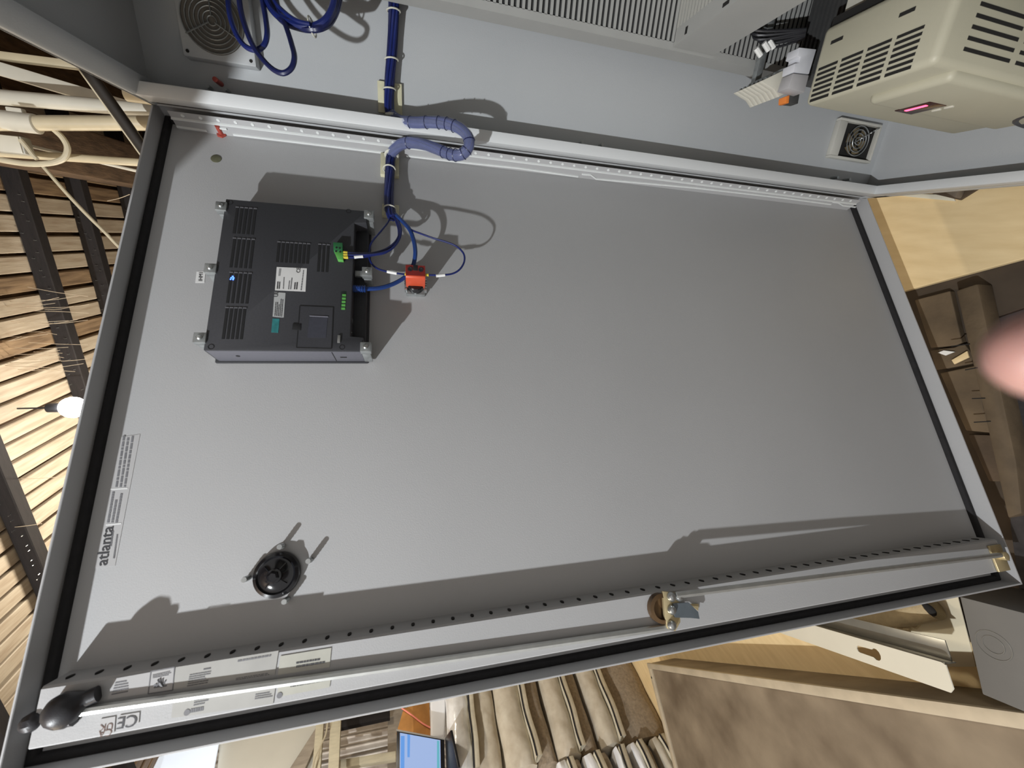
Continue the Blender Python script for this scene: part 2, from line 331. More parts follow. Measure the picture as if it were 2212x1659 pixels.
# ================================================================== the room
def build_room():
    fl = MB().box((-6, -6, -0.30), (3.5, 2.0, -0.022)); struct('floor', fl, DIRT, smooth=False)
    # overhead: joists along Y carrying boards along X
    ce = MB().box((-7.5, -7.0, 3.534), (3.2, 1.0, 3.56)); ceil = struct('ceiling', ce, ROUGH, smooth=False)
    y = 0.30; k = 0; kinds = [BOARD, BOARD, BOARD2, BOARD, BOARD]
    for k in range(46):
        w = 0.078; x0 = -7.2
        m = BOARD2 if (k in (3, 4, 9, 12) or k > 30) else BOARD
        b = MB(); dz = random.uniform(0, 0.006)
        b.hexa([(x0, y - w, 3.50 + dz), (1.0, y - w, 3.50 + dz), (1.0, y, 3.498 + dz), (x0, y, 3.498 + dz),
                (x0, y - w, 3.532), (1.0, y - w, 3.532), (1.0, y, 3.532), (x0, y, 3.532)])
        part('roof_board', b, m, ceil, bev=0.004, seg=1)
        y -= w + (0.014 if k % 3 else 0.020)
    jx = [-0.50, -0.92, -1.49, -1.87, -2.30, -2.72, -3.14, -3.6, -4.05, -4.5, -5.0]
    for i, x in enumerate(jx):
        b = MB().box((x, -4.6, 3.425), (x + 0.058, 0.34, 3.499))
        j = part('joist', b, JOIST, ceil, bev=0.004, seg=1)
        n = MB()
        yy = -0.2
        while yy > -2.0:
            for dy in (0, 0.03):
                zz = 3.437 + random.uniform(0, 0.05)
                n.cyl((x + 0.058, yy + dy, zz), (x + 0.072, yy + dy, zz), 0.0028, 0.001, 5)
            yy -= 0.088
        if i < 5: part('nail_tip', n, ZINC, j, kind='stuff')
    # rough header beam where the boards start, behind the conduits
    b = MB().box((-5.5, -0.06, 3.20), (-0.75, 0.16, 3.42)); part('header_beam', b, ROUGH, ceil, bev=0.008)
    # unseen beam added as light blocker, shading the opening's top from the work lamp
    part('blocker_beam', MB().box((0.36, -0.53, 2.368), (3.0, -0.45, 2.56)), ROUGH, ceil, bev=0.006)
    for xx in (0.7, 2.7): part('blocker_hanger', MB().box((xx, -0.51, 2.56), (xx + 0.05, -0.47, 3.56)), ROUGH, ceil, bev=0.003)  # hangers of the added blocker
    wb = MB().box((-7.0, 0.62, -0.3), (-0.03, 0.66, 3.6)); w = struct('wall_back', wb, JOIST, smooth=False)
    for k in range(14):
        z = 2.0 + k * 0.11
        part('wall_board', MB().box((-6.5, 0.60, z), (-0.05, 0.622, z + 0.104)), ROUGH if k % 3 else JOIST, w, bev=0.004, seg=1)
    # far end wall of corrugated steel behind the sacks
    wf = MB().box((-7.0, -4.75, -0.3), (2.0, -4.70, 3.6)); w2 = struct('wall_front', wf, JOIST, smooth=False)
    c = MB(); n = 150; xs = np.linspace(-3.2, 1.6, n * 4 + 1); vs = []; fs = []
    for x in xs:
        yv = -4.66 + 0.022 * math.sin(2 * math.pi * x / 0.085); vs += [(x, yv, -0.1), (x, yv, 3.5), (x, yv - 0.003, -0.1), (x, yv - 0.003, 3.5)]
    for i in range(len(xs) - 1):
        a = i * 4; fs += [(a, a + 4, a + 5, a + 1), (a + 2, a + 3, a + 7, a + 6)]
    c.add(vs, fs); part('corrugated_sheet', c, CORR, w2, angle=80)
    wl = MB().box((-7.0, -7.0, -0.3), (-6.95, 2.0, 3.6)); struct('wall_left', wl, JOIST, smooth=False)
build_room()

# ================================================================== electrical cabinet
CAB = thing('electrical_cabinet', 'big grey steel control cabinet standing open with its door swung out', 'cabinet')
def build_cabinet():
    T = 0.004; D = 0.52; CWID = 1.22
    side = MB().box((-T, 0.0, ZB), (0.0, D, ZT)); sw = part('side_wall', side, PAINT2, CAB, smooth=False)
    part('top_panel', MB().box((-T, 0, ZT - T), (CWID, D, ZT)), PAINT2, CAB, smooth=False)
    part('bottom_panel', MB().box((-T, 0, ZB), (CWID, D, ZB + 0.02)), PAINT2, CAB, smooth=False)
    part('back_panel', MB().box((-T, D - T, ZB), (CWID, D, ZT)), PAINT2, CAB, smooth=False)
    part('mounting_plate', MB().box((0.045, D - 0.04, ZB + 0.07), (CWID - 0.05, D - 0.036, ZT - 0.08)), ZINCD, CAB, smooth=False)
    part('far_side_wall', MB().box((CWID, 0, ZB), (CWID + T, D, ZT)), PAINT2, CAB, smooth=False)
    # front flange with returned lip
    FP = mat('lit_flange_paint', (0.62, 0.635, 0.64), 0.42, nscale=3, namt=0.04, bump=0.1, bscale=420)  # flange paint lightened to look lit; shaded top flange keeps the darker paint
    sec = [(0.024, 0.0), (0.024, 0.003), (0.066, 0.003), (0.066, 0.024), (0.072, 0.024), (0.072, 0.0)]
    part('hinge_seal', MB().box((0.0005, 0.003, ZB + .004), (0.030, 0.010, ZT - .012)), mat('brown_black_seal', (0.050, 0.043, 0.038), 0.8, nscale=40, namt=0.3, bump=0.2), CAB, bev=0.0015, label='dark seal strip between door and hinge side flange')
    part('sill_edge', MB().box((0.0, 0.0005, ZB), (CWID, 0.004, ZB + .026)), FP, CAB, bev=0.001)
    part('front_flange', MB().prism([(x, y, ZB) for x, y in sec], (0, 0, ZT - ZB - 0.004)), FP, CAB, bev=0.0015)
    part('front_flange', MB().prism([(CWID - x, y, ZB) for x, y in sec], (0, 0, ZT - ZB - 0.004)), FP, CAB, bev=0.0015)
    part('sill_flange', MB().prism([(0.070, y, ZB + x) for x, y in sec], (CWID - 0.140, 0, 0)), FP, CAB, bev=0.0015)
    tsec = [(0.0, 0.0), (0.0, -0.010), (0.004, -0.014), (0.034, -0.026), (0.037, -0.022), (0.010, -0.010), (0.004, -0.004)]
    part('header_flange', MB().prism([(-T, y, ZT + z) for y, z in tsec], (CWID + 2 * T, 0, 0)), PAINT2, CAB, bev=0.001, label='sloping drip flange along the cabinet top')
    # gutter lip outside the flange, seen along the top edge
    part('plinth', MB().box((0.06, 0.10, 0.0), (CWID - 0.06, D - 0.04, ZB)), PLINTH, CAB, bev=0.004)
    # threaded studs in the side wall close to the front lip
    for (px, py) in ((458, 193), (495, 199), (1252, 311), (1294, 316), (1796, 385), (1822, 389)):
        q = XP(px, py, 0.0)
        part('wall_stud', MB().cyl(q, (0.022, q[1], q[2]), 0.004, n=8), ZINC, CAB)
    q = XP(478, 182, 0.0)
    part('ground_stud', MB().cyl(q, (0.030, q[1], q[2]), 0.0050, n=10), REDCAP, CAB, label='red capped earthing stud on the side wall')
    # --- the door
    d = MB().box((-0.018, WP - 0.003, ZB), (DW, WP, ZT))
    door = part('door', d, PAINT, CAB, smooth=False, label='grey door swung open, inside face with wiring and lock rods')
    door.rotation_euler = (0, 0, DROT)
    fl = MB().sweep_rect([(0, WP), (0, 0.0), (0.0035, 0.0), (0.0045, WP)], -0.018, DW, ZB, ZT)
    part('door_rim', fl, PAINT, door, bev=0.0008, seg=1, label='bent rim flange around the door')
    gk = MB().sweep_rect([(0.0046, WP), (0.0046, WP + 0.009), (0.008, WP + 0.012), (0.012, WP + 0.012), (0.0155, WP + 0.008), (0.0165, WP)], -0.018, DW, ZB, ZT)
    part('gasket', gk, GASKET, door, smooth=True, angle=60, label='black foam sealing gasket')
    # lock side stiffener tube with perforated side
    u0, u1 = 1.056, 1.128
    st = MB(); zt, zb = ZT - 0.030, ZB + 0.034
    st.prism([(u0 - 0.003, WP, zb), (u0, -0.001, zb), (u0 + 0.003, 0.002, zb), (u1 - 0.002, 0.002, zb), (u1, 0.0, zb), (u1 + 0.001, WP, zb)], (0, 0, zt - zb))
    s = part('lock_stiffener', st, PAINT, door, label='stiffener tube with a row of holes along the lock edge', smooth=False)
    hole = mesh_of('perforation', MB().prism([(-0.0008, 0.0078 * math.sin(math.pi * k / 7), 0.0030 * math.cos(math.pi * k / 7)) for k in range(14)], (0.0028, 0, 0)), HOLE)
    z = ZT - 0.0467
    while z > zb + 0.01:
        piece('perforation', hole, door, (u0 - 0.0022, -0.021, z)); z -= 0.0343
    # hinge side stiffener: stepped channel with ledge and dimples lightened to look lit
    h0 = 0.0118
    hs = MB(); hs.prism([(h0 - 0.0022, WP, zb), (h0 - 0.0018, 0, zb), (h0 - 0.0004, 0.0004, zb), (h0, -0.001, zb), (h0, WP, zb)], (0, 0, zt - zb))
    part('hinge_stiffener', hs, PAINT, door, label='perforated stiffener channel along the hinge edge', angle=30)
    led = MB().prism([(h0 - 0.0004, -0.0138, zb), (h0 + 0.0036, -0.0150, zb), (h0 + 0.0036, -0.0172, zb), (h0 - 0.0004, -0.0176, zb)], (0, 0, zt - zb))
    part('lit_ledge', led, PAINTW, door, label='bright painted ledge of the hinge channel')
    dim = mesh_of('dimple', MB().cyl((-0.0004, 0, 0), (0.0014, 0, 0), 0.0040, 0.0032, n=10), PAINTW)  # dimples in lightened paint, as if catching light
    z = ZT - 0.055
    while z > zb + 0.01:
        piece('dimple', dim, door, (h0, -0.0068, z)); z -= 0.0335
    bead = MB()
    def beadrun(pts):                                          # runs along the foot of the hinge channel
        P = []
        for x, y in pts:
            q = onplane((x, y), _eu * h0, _eu); P.append((h0, max(float(q @ _ew), WP + 0.002), float(q[2])))
        for a, b in zip(P[:-1], P[1:]):
            bead.hexa([(h0 - .0004, a[1] - .0022, a[2]), (h0 - .0004, b[1] - .0022, b[2]), (h0 - .0004, b[1] + .0022, b[2]), (h0 - .0004, a[1] + .0022, a[2]),
                       (h0 + .0026, a[1] - .0018, a[2]), (h0 + .0026, b[1] - .0018, b[2]), (h0 + .0026, b[1] + .0018, b[2]), (h0 + .0026, a[1] + .0018, a[2])])
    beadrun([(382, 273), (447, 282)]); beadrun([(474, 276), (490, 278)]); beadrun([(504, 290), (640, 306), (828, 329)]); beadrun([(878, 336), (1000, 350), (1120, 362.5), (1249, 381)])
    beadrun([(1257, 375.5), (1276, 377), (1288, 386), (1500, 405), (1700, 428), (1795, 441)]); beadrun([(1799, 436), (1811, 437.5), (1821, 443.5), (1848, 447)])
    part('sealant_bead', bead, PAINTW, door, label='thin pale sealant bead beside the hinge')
    # lock rods, latch and guide
    W2 = 0.0088
    def rodpt(px, py): return DP(px, py, W2)
    r1 = [rodpt(95, 1551), rodpt(200, 1533), rodpt(850, 1441), rodpt(1446, 1354)]
    part('lock_rod', MB().tube(r1, 0.0058, 8, 1), ROD, door, label='upper lock rod reaching to the top corner')
    r2 = [DP(1460, 1286, .021), DP(1800, 1243, .021), DP(2160, 1199, .018)]
    part('lock_rod', MB().tube(r2, 0.0058, 8, 1), ROD, door, label='lower lock rod reaching to the bottom corner')
    # black plastic rod guide at the top
    g0 = DP(120, 1545, 0.018); g1 = DP(186, 1528, 0.018)
    g = MB()
    a = DP(122, 1553, 0.006); b_ = DP(166, 1537, 0.006); c_ = DP(200, 1503, 0.006)
    g.tube([DP(112, 1552, 0.010), DP(128, 1540, 0.012), DP(150, 1528, 0.014), DP(180, 1512, 0.012), DP(212, 1498, 0.010)], lambda t: 0.010 + 0.012 * math.sin(math.pi * min(1, t * 1.15 + 0.08)), 12, 5)
    g.tube([DP(120, 1549, 0.010), DP(165, 1541, 0.010)], 0.014, 10, 1)
    part('rod_guide', g, BLACKP, door, label='black plastic guide holding the upper rod')
    g2 = MB().tube([DP(52, 1566, -0.004), DP(72, 1559, -0.002), DP(92, 1553, -0.004)], lambda t: 0.0085 + 0.004 * math.sin(math.pi * t), 10, 4)
    part('rod_roller', g2, BLACKP, door, label='black roller on the rod tip')
    # latch
    lp = MB(); P = lambda x, y, w: DP(x, y, w)
    lp.prism([P(1428, 1276, .010), P(1462, 1280, .010), P(1466, 1342, .010), P(1455, 1362, .010), P(1438, 1356, .010), P(1432, 1330, .010)], (0, 0.006, 0))
    part('latch_plate', lp, REFLEXY, door, bev=0.0008, label='brassy latch plate linking the two rods')
    lw = MB().prism([P(1452, 1303, .017), P(1486, 1301, .017), P(1506, 1321, .017), P(1509, 1336, .017), P(1490, 1334, .017), P(1456, 1333, .017)], (0, 0.003, 0))
    part('latch_cam', lw, mat('blued_steel', (0.16, 0.19, 0.215), 0.4, 0.4, nscale=40, namt=0.2), door, label='blue grey latch cam')
    lt = MB().prism([P(1488, 1304, .004), P(1508, 1304, .004), P(1507, 1319, .004)], (0, 0.002, 0))
    part('latch_tab', lt, REFLEXY, door, label='small yellow tab')
    cup = MB().lathe(P(1424, 1312, 0.003), (0, 1, 0), [(0.026, 0), (0.026, 0.012), (0.019, 0.013), (0.018, 0.004), (0.006, 0.004)], 24)
    part('latch_cup', cup, CUPB, door, label='brown round latch cup')
    scr = MB().lathe((0, 0, 0), (0, 1, 0), [(0.0085, 0), (0.0085, 0.004), (0.006, 0.0075), (0.001, 0.0085)], 14)
    sme = mesh_of('latch_screw', scr, ZINC)
    for (px, py) in ((1449, 1289), (1465, 1288), (1450, 1317), (1450, 1350)): piece('latch_screw', sme, door, DP(px, py, 0.017))
    # bottom corner bracket
    bc = MB().box(vadd(DP(2160, 1204, 0.003), (-0.03, 0, -0.012)), vadd(DP(2160, 1204, 0.003), (0.03, 0.005, 0.030)))
    bc.cyl(vadd(DP(2156, 1200, 0.004), (0, 0, 0)), vadd(DP(2156, 1200, 0.004), (0, 0.016, 0)), 0.010, n=14)
    part('corner_bracket', bc, REFLEXY, door, bev=0.001, label='rod bracket in the bottom corner')
    part('door_plug', MB().lathe(DP(467, 343, WP), (0, 1, 0), [(0.0105, 0), (0.0105, 0.001), (0.008, 0.002), (0.001, 0.002)], 18), mat('olive_plug', (0.13, 0.13, 0.08), 0.5, nscale=60, namt=0.3), door, label='small olive hole plug')
    q = DP(479, 291, WP); part('earth_stud', MB().cyl(q, vadd(q, (0, 0.024, 0)), 0.0050, n=10).cyl(q, vadd(q, (0, 0.004, 0)), 0.010, n=6), REDCAP, door, label='rusty red earthing stud')
    # ---- stickers on the lock stiffener face and on the panel
    WT = 0.0026
    def sticker(name, quad, m, label, w=WT, th=0.0005):
        P = [DP(x, y, w) for x, y in quad]
        return part(name, MB().prism(P, (0, th, 0)), m, door, label=label, smooth=False)
    def bars(quad, rows, m, par, w, seed=0, fill=0.8, hgt=0.5, label=None):   # rows of illegible small print as ink dashes
        rnd = random.Random(seed); A, B, Cc, D_ = [Vector(DP(x, y, w)) for x, y in quad]; mb = MB()
        for r in range(rows):
            v0 = (r + 0.5 - hgt / 2) / rows; v1 = (r + 0.5 + hgt / 2) / rows; t = 0.0; end = fill * rnd.uniform(0.7, 1.1)
            while t < min(end, 0.98):
                L = rnd.uniform(0.03, 0.13); t2 = min(t + L, 1.0)
                q = lambda a, b: tuple((A.lerp(B, a)).lerp(D_.lerp(Cc, a), b))
                mb.prism([q(t, v0), q(t2, v0), q(t2, v1), q(t, v1)], (0, 0.0003, 0)); t = t2 + 0.018
        return part('small_print', mb, m, par, smooth=False)
    st2 = sticker('warning_label', [(246, 1466), (378, 1442), (374, 1489), (232, 1511)], LABELG, 'pale warning sticker with a hand sign on the lock stiffener')
    # hand sign frame and rows
    fr = MB(); fq = [(326, 1450), (377, 1441), (373, 1491), (320, 1499)]
    A = [Vector(DP(x, y, WT + 0.0006)) for x, y in fq]
    for i in range(4):
        a, b = A[i], A[(i + 1) % 4]; dv = (b - a); nv = Vector((-dv.z, 0, dv.x)).normalized() * 0.0006
        fr.prism([tuple(a - nv), tuple(b - nv), tuple(b + nv), tuple(a + nv)], (0, 0.0003, 0))
    for (x0, y0, x1, y1, r) in ((338, 1482, 346, 1474, .0018), (346, 1474, 352, 1484, .0022), (344, 1476, 341, 1468, .0011), (347, 1474, 346, 1465, .0011), (350, 1475, 352, 1466, .0011), (353, 1478, 358, 1470, .0011), (333, 1485, 360, 1481, .0010), (338, 1477, 332, 1482, .0011)):
        fr.tube([DP(x0, y0, WT + 0.0006), DP(x1, y1, WT + 0.0006)], r, 5, 1)
    part('hand_sign', fr, INKG, door, smooth=False)
    bars([(330, 1457), (370, 1448), (371, 1458), (330, 1466)], 3, INKG, door, WT + 0.0006, 3, 1.0)
    bars([(250, 1472), (280, 1467), (276, 1496), (240, 1503)], 5, INKG, door, WT + 0.0006, 4, 1.0)
    sticker('rating_plate', [(380, 1441), (602, 1405), (594, 1456), (374, 1489)], LABELC, 'cream rating label with lines of small print')
    bars([(410, 1456), (456, 1448), (450, 1476), (404, 1484)], 6, INKG, door, WT + 0.0006, 5, 1.0)
    bars([(514, 1424), (590, 1411), (588, 1419), (513, 1432)], 1, INKG, door, WT + 0.0006, 6, 0.9)
    bars([(510, 1464), (590, 1451), (589, 1457), (509, 1470)], 2, INKG, door, WT + 0.0006, 8, 1.0)
    bars([(440, 1443), (458, 1440), (457, 1446), (439, 1449)], 1, INKG, door, WT + 0.0006, 9, 1.0)
    sticker('rating_plate', [(606, 1417), (716, 1399), (712, 1441), (600, 1458)], LABELC2, 'bright cream label with a brand line')
    text_part = lambda s, px, py, px2, py2, size, m, w, bold=False: part('lettering', text_mb(s, DP(px, py, w), Vector(DP(px2, py2, w)) - Vector(DP(px, py, w)), Vector((1, 0, 0)), size, bold=bold), m, door, smooth=False)
    bars([(640, 1428), (704, 1418), (702, 1434), (640, 1444)], 2, INK, door, WT + 0.0006, 11, 0.9)
    sticker('rating_plate', [(374, 1514), (596, 1478), (590, 1520), (370, 1551)], LABELC, 'cream rating label below the rod')
    bars([(420, 1510), (452, 1504), (448, 1520), (418, 1526)], 3, INKG, door, WT + 0.0006, 12, 1.0)
    bars([(552, 1498), (590, 1492), (588, 1506), (550, 1512)], 3, INKG, door, WT + 0.0006, 13, 1.0)
    bars([(412, 1530), (450, 1523), (449, 1534), (411, 1541)], 1, INKG, door, WT + 0.0006, 14, 1.0, 0.8)
    part('label_dot', MB().lathe(DP(404, 1539, WT + .0006), (0, 1, 0), [(0.004, 0), (0.004, 0.0004)], 14), INKG, door, smooth=False)
    part('label_dot', MB().lathe(DP(604, 1502, WT + .0006), (0, 1, 0), [(0.004, 0), (0.004, 0.0004)], 14), INKG, door, smooth=False)
    sticker('rating_plate', [(602, 1477), (716, 1459), (712, 1484), (598, 1506)], LABELC2, 'bright cream label below the rod')
    bars([(628, 1478), (710, 1464), (708, 1471), (627, 1485)], 1, INK, door, WT + 0.0006, 15, 1.0, 0.8)
    sticker('mark_sticker', [(259, 1545), (302, 1538), (300, 1562), (256, 1569)], LABELG, 'CE marking sticker')
    part('lettering', text_mb('CE', DP(300, 1543, WT + .0006), Vector(DP(262, 1549, WT)) - Vector(DP(300, 1543, WT)), (1, 0, 0), 0.020, bold=True), INK, door, smooth=False)
    sticker('mark_sticker', [(218, 1553), (250, 1547), (247, 1582), (214, 1588)], LABELG, 'UKCA marking sticker')
    tm = text_mb('UK', DP(246, 1561, WT + .0006), Vector(DP(220, 1565, WT)) - Vector(DP(246, 1561, WT)), Vector((1, 0, 0)), 0.0115)
    tm = text_mb('CA', DP(244, 1574, WT + .0006), Vector(DP(218, 1578, WT)) - Vector(DP(244, 1574, WT)), Vector((1, 0, 0)), 0.0115, mb=tm)
    part('lettering', tm, INKR, door, smooth=False)
    # maker's plate near the top edge: reads with the door upright
    WL = WP + 0.0006
    pl = part('maker_label', MB().prism([DP(205, 1228, WP), DP(249, 1222, WP), DP(303, 938, WP), DP(262, 944, WP)], (0, 0.0005, 0)), LABELG, door, label='long pale maker label by the top edge', smooth=False)
    zt_ = DP(207, 1222)[2]
    def tline(s, px, py, px2, py2, size, m, bold=False):
        a = Vector(DP(px, py, WL)); b = Vector(DP(px2, py2, WL)); part('lettering', text_mb(s, a, b - a, (0, 0, 1), size, bold=bold), m, door, smooth=False)
    a = DP(229, 1221, WL); tline('atlanta', 231, 1222, 245, 1140, 0.0225, INK, True)
    bars([(236, 1180), (242, 1140), (248, 1140), (242, 1180)], 1, INKG, door, WL, 21, 1.0, 0.7)
    bars([(243, 1206), (251, 1154), (256, 1154), (249, 1206)], 1, INKG, door, WL, 22, 1.0, 0.6)
    bars([(229, 1129), (241, 1062), (268, 1062), (256, 1129)], 3, INKG, door, WL, 23, 0.95, 0.55)
    bars([(247, 1052), (264, 940), (292, 940), (274, 1052)], 3, INKG, door, WL, 24, 0.95, 0.5)
    for (x0, y0, x1, y1) in ((229, 1134, 262, 1131), (239, 1057, 276, 1055)):
        A_ = Vector(DP(x0, y0, WL)); B_ = Vector(DP(x1, y1, WL)); dv = (B_ - A_); nv = Vector((-dv.z, 0, dv.x)).normalized() * 0.001
        part('label_line', MB().prism([tuple(A_ - nv), tuple(B_ - nv), tuple(B_ + nv), tuple(A_ + nv)], (0, 0.0003, 0)), LABELM, door, smooth=False)
    ih = part('tag_label', MB().prism([DP(425, 587, WP), DP(444, 586, WP), DP(442, 611, WP), DP(422, 611, WP)], (0, 0.0006, 0)), LABELM, door, label='small white tag reading IHM1', smooth=False)
    tline('IHM1', 437, 608, 438.2, 590, 0.0098, INK, True)
build_cabinet()

# ================================================================== operator panel on the door
HT = 0.015                                                    # rear face height of the operator panel
def build_panel():
    b = DP(620, 600, WP)
    t = thing('operator_panel', 'charcoal operator panel bolted to the door, seen from behind with white labels', 'control panel', (b[0], WP, b[2]), DROT)
    A = DP(487, 431, HT); B = DP(448, 758, HT); Cc = DP(765, 455, HT); D_ = DP(785, 760, HT)
    u0, u1 = 0.2345, 0.5620; zt = ZT - 0.1690; zb = ZT - 0.4135; zs = ZT - 0.4375
    c = MB()
    # rear housing with the stepped connector side (corners stay full height)
    poly = [(u0, zt), (u1, zt), (u1, zs), (u1 - 0.030, zs), (u1 - 0.032, zb), (u0 + 0.034, zb), (u0 + 0.030, zs), (u0, zs)]
    c.prism([(u, WP + 0.006, z) for u, z in poly], (0, HT - WP - 0.006, 0))
    case = part('housing', c, HMI, t, bev=0.0018)
    part('connector_shelf', MB().box((u0 + 0.030, WP + 0.006, zs), (u1 - 0.031, -0.012, zb + 0.001)), HMI2, t, bev=0.001)
    part('bezel_frame', MB().box((u0 - 0.004, WP, zs - 0.004), (u1 + 0.004, WP + 0.007, zt + 0.004)), HMI2, t, bev=0.002)
    part('lit_side_cheek', MB().box((u1 - 0.002, WP + 0.006, zs + 0.003), (u1 + 0.0006, HT - 0.002, zt - 0.003)), mat('lit_side_plastic', (0.115, 0.115, 0.135), 0.5, nscale=200, namt=0.1), t, bev=0.001, label='lighter blue grey side cheek')  # lamp side of the housing, light put into its paler colour
    # side wall details facing the lock edge
    part('side_seam', MB().box((u1 - 0.0006, WP + 0.008, zs + 0.056), (u1 + 0.0010, HT - 0.003, zs + 0.0575)), SLOT, case)
    part('side_slot', MB().box((u1 - 0.0006, WP + 0.027, zs + 0.034), (u1 + 0.0011, WP + 0.032, zs + 0.046)), SLOT, case)
    part('side_slot', MB().cyl((u1 - 0.001, WP + 0.034, zt - 0.045), (u1 + 0.0011, WP + 0.034, zt - 0.045), 0.0035, n=12), SLOT, case)
    # ventilation slots: groups of narrow recesses with a raised end lip
    def group(x0, y0, x1, y1, n):
        a = DP(x0, y0, HT); b2 = DP(x1, y1, HT); L = b2[0] - a[0]
        me = mesh_of('vent_slot', MB().box((0, 0, -0.0023), (L, 0.0005, 0.0023)), SLOT, smooth=False)
        rib = mesh_of('vent_lip', MB().box((-0.0022, 0, -0.0030), (-0.0004, 0.0016, 0.0030)), mat('vent_lip', (0.12, 0.12, 0.13), 0.5, nscale=40, namt=0.1), smooth=False)
        for i in range(n):
            z = a[2] + (b2[2] - a[2]) * (i / (n - 1))
            piece('vent_slot', me, case, (a[0], HT, z)); piece('vent_lip', rib, case, (a[0], HT, z))
    group(513, 449, 545, 507, 5); group(507, 516, 540, 580, 5); group(500, 590, 533, 656, 5); group(491, 666, 521, 733, 5)
    group(603, 524, 664, 570, 8); group(691, 529, 706, 588, 3)
    led = MB(); q = DP(501, 602, HT)
    for k, (du, dz) in enumerate(((-0.0046, -0.0010), (-0.0014, 0.0010), (-0.0014, -0.0030), (0.0018, 0.0018), (0.0018, -0.0024))):
        led.box((q[0] + du - .0011, HT, q[2] + dz - .0013), (q[0] + du + .0011, HT + .0009, q[2] + dz + .0013))
    part('indicator_led', led, LEDB, case, smooth=False, label='tiny glowing blue indicator')
    # screw wells
    for (px, py) in ((497, 437), (753, 456), (456, 749), (739, 750)):
        p = DP(px, py, HT); part('screw_well', MB().lathe(p, (0, 1, 0), [(0.0052, -0.001), (0.0052, 0.0004), (0.004, 0.0004), (0.0035, -0.0005)], 16), SLOT, case)
    # labels
    def lab(quad, m, label, th=0.0005):
        return part('rear_label', MB().prism([DP(x, y, HT) for x, y in quad], (0, th, 0)), m, t, label=label, smooth=False)
    def bars(quad, rows, m, seed, fill=0.9, hgt=0.5):
        rnd = random.Random(seed); A, B, Cc, D_ = [Vector(DP(x, y, HT + 0.0005)) for x, y in quad]; mb = MB()
        for r in range(rows):
            v0 = (r + 0.5 - hgt / 2) / rows; v1 = (r + 0.5 + hgt / 2) / rows; tt = 0.0; end = fill * rnd.uniform(0.6, 1.1)
            while tt < min(end, 0.98):
                t2 = min(tt + rnd.uniform(0.03, 0.12), 1.0)
                q = lambda a, b: tuple((A.lerp(B, a)).lerp(D_.lerp(Cc, a), b))
                mb.prism([q(tt, v0), q(t2, v0), q(t2, v1), q(tt, v1)], (0, 0.0003, 0)); tt = t2 + 0.02
        part('small_print', mb, m, t, smooth=False)
    lab([(598, 577), (663, 580), (660, 630), (594, 627)], LABELM, 'white type label with small print')
    bars([(597, 624), (599, 602), (607, 602), (605, 624)], 2, INK, 1, 1.0, 0.6)
    bars([(610, 624), (612, 595), (616, 595), (614, 624)], 1, INKG, 2, 0.8)
    bars([(621, 625), (624, 600), (633, 600), (630, 625)], 2, INKG, 3, 1.0)
    bars([(634, 625), (636, 604), (645, 604), (643, 625)], 2, INK, 4, 0.9, 0.6)
    bars([(648, 627), (654, 583), (658, 583), (653, 627)], 1, INKG, 5, 1.0)
    bars([(601, 596), (603, 580), (608, 580), (606, 596)], 2, INKG, 6, 1.0)
    a = Vector(DP(648, 590, HT + .0005)); b2 = Vector(DP(649, 580, HT + .0005))
    part('lettering', text_mb('CE', a, b2 - a, (0, 0, 1), 0.010, bold=True), INK, t, smooth=False)
    lab([(593, 631), (617, 633), (613, 686), (589, 684)], LABELS, 'silver approval label')
    bars([(592, 682), (595, 645), (613, 646), (610, 684)], 5, INK, 7, 1.0, 0.5)
    a = Vector(DP(600, 642, HT + .0005)); b2 = Vector(DP(601, 634, HT + .0005))
    part('lettering', text_mb('UL', a, b2 - a, (0, 0, 1), 0.010, bold=True), INK, t, smooth=False)
    lab([(589, 688), (604, 689), (601, 719), (586, 718)], TEAL, 'small teal label')
    # battery cover outline: raised lid with a recessed square
    cv = [DP(x, y, HT) for x, y in ((648, 661), (720, 664), (716, 753), (641, 751))]
    lid = part('cover_lid', MB().prism(cv, (0, 0.0007, 0)), mat('lid_plastic', (0.046, 0.047, 0.054), 0.5, nscale=300, namt=0.15), t, smooth=False)
    rim = MB()
    for i in range(4):
        a, b2 = Vector(cv[i]), Vector(cv[(i + 1) % 4]); dv = b2 - a; nv = Vector((-dv.z, 0, dv.x)).normalized() * 0.0008
        rim.prism([tuple(a - nv), tuple(b2 - nv), tuple(b2 + nv), tuple(a + nv)], (0, 0.0010, 0))
    part('cover_gap', rim, SLOT, t, smooth=False)
    part('cover_recess', MB().prism([DP(x, y, HT + 0.0007) for x, y in ((669, 685), (708, 686), (704, 730), (664, 729))], (0, 0.0004, 0)), mat('recess_blue', (0.052, 0.054, 0.070), 0.45, nscale=200, namt=0.15), lid, smooth=False)
    part('recess_lip', MB().prism([DP(x, y, HT + 0.0007) for x, y in ((669, 682), (709, 684), (709, 685.6), (669, 683.6))], (0, 0.0012, 0)), mat('lip_pale', (0.22, 0.22, 0.26), 0.4, nscale=40, namt=0.1), lid, smooth=False)
    part('cover_latch', MB().prism([DP(x, y, HT) for x, y in ((633, 699), (651, 700), (650, 714), (631, 713))], (0, 0.0016, 0)), SLOT, t, bev=0.0004)
    # green power plug and second green socket
    g = MB(); p = [DP(x, y, HT) for x, y in ((722, 531), (742, 532), (742, 549), (723, 549))]
    g.prism(p, (0, 0.012, 0)); plug = part('power_plug', g, GREEND, t, bev=0.0006, label='green power plug')
    g = MB(); p = [DP(x, y, HT) for x, y in ((724, 549), (743, 549), (743, 567), (731, 566))]; g.prism(p, (0, 0.009, 0))
    part('plug_clip', g, GREEN, plug, bev=0.0006)
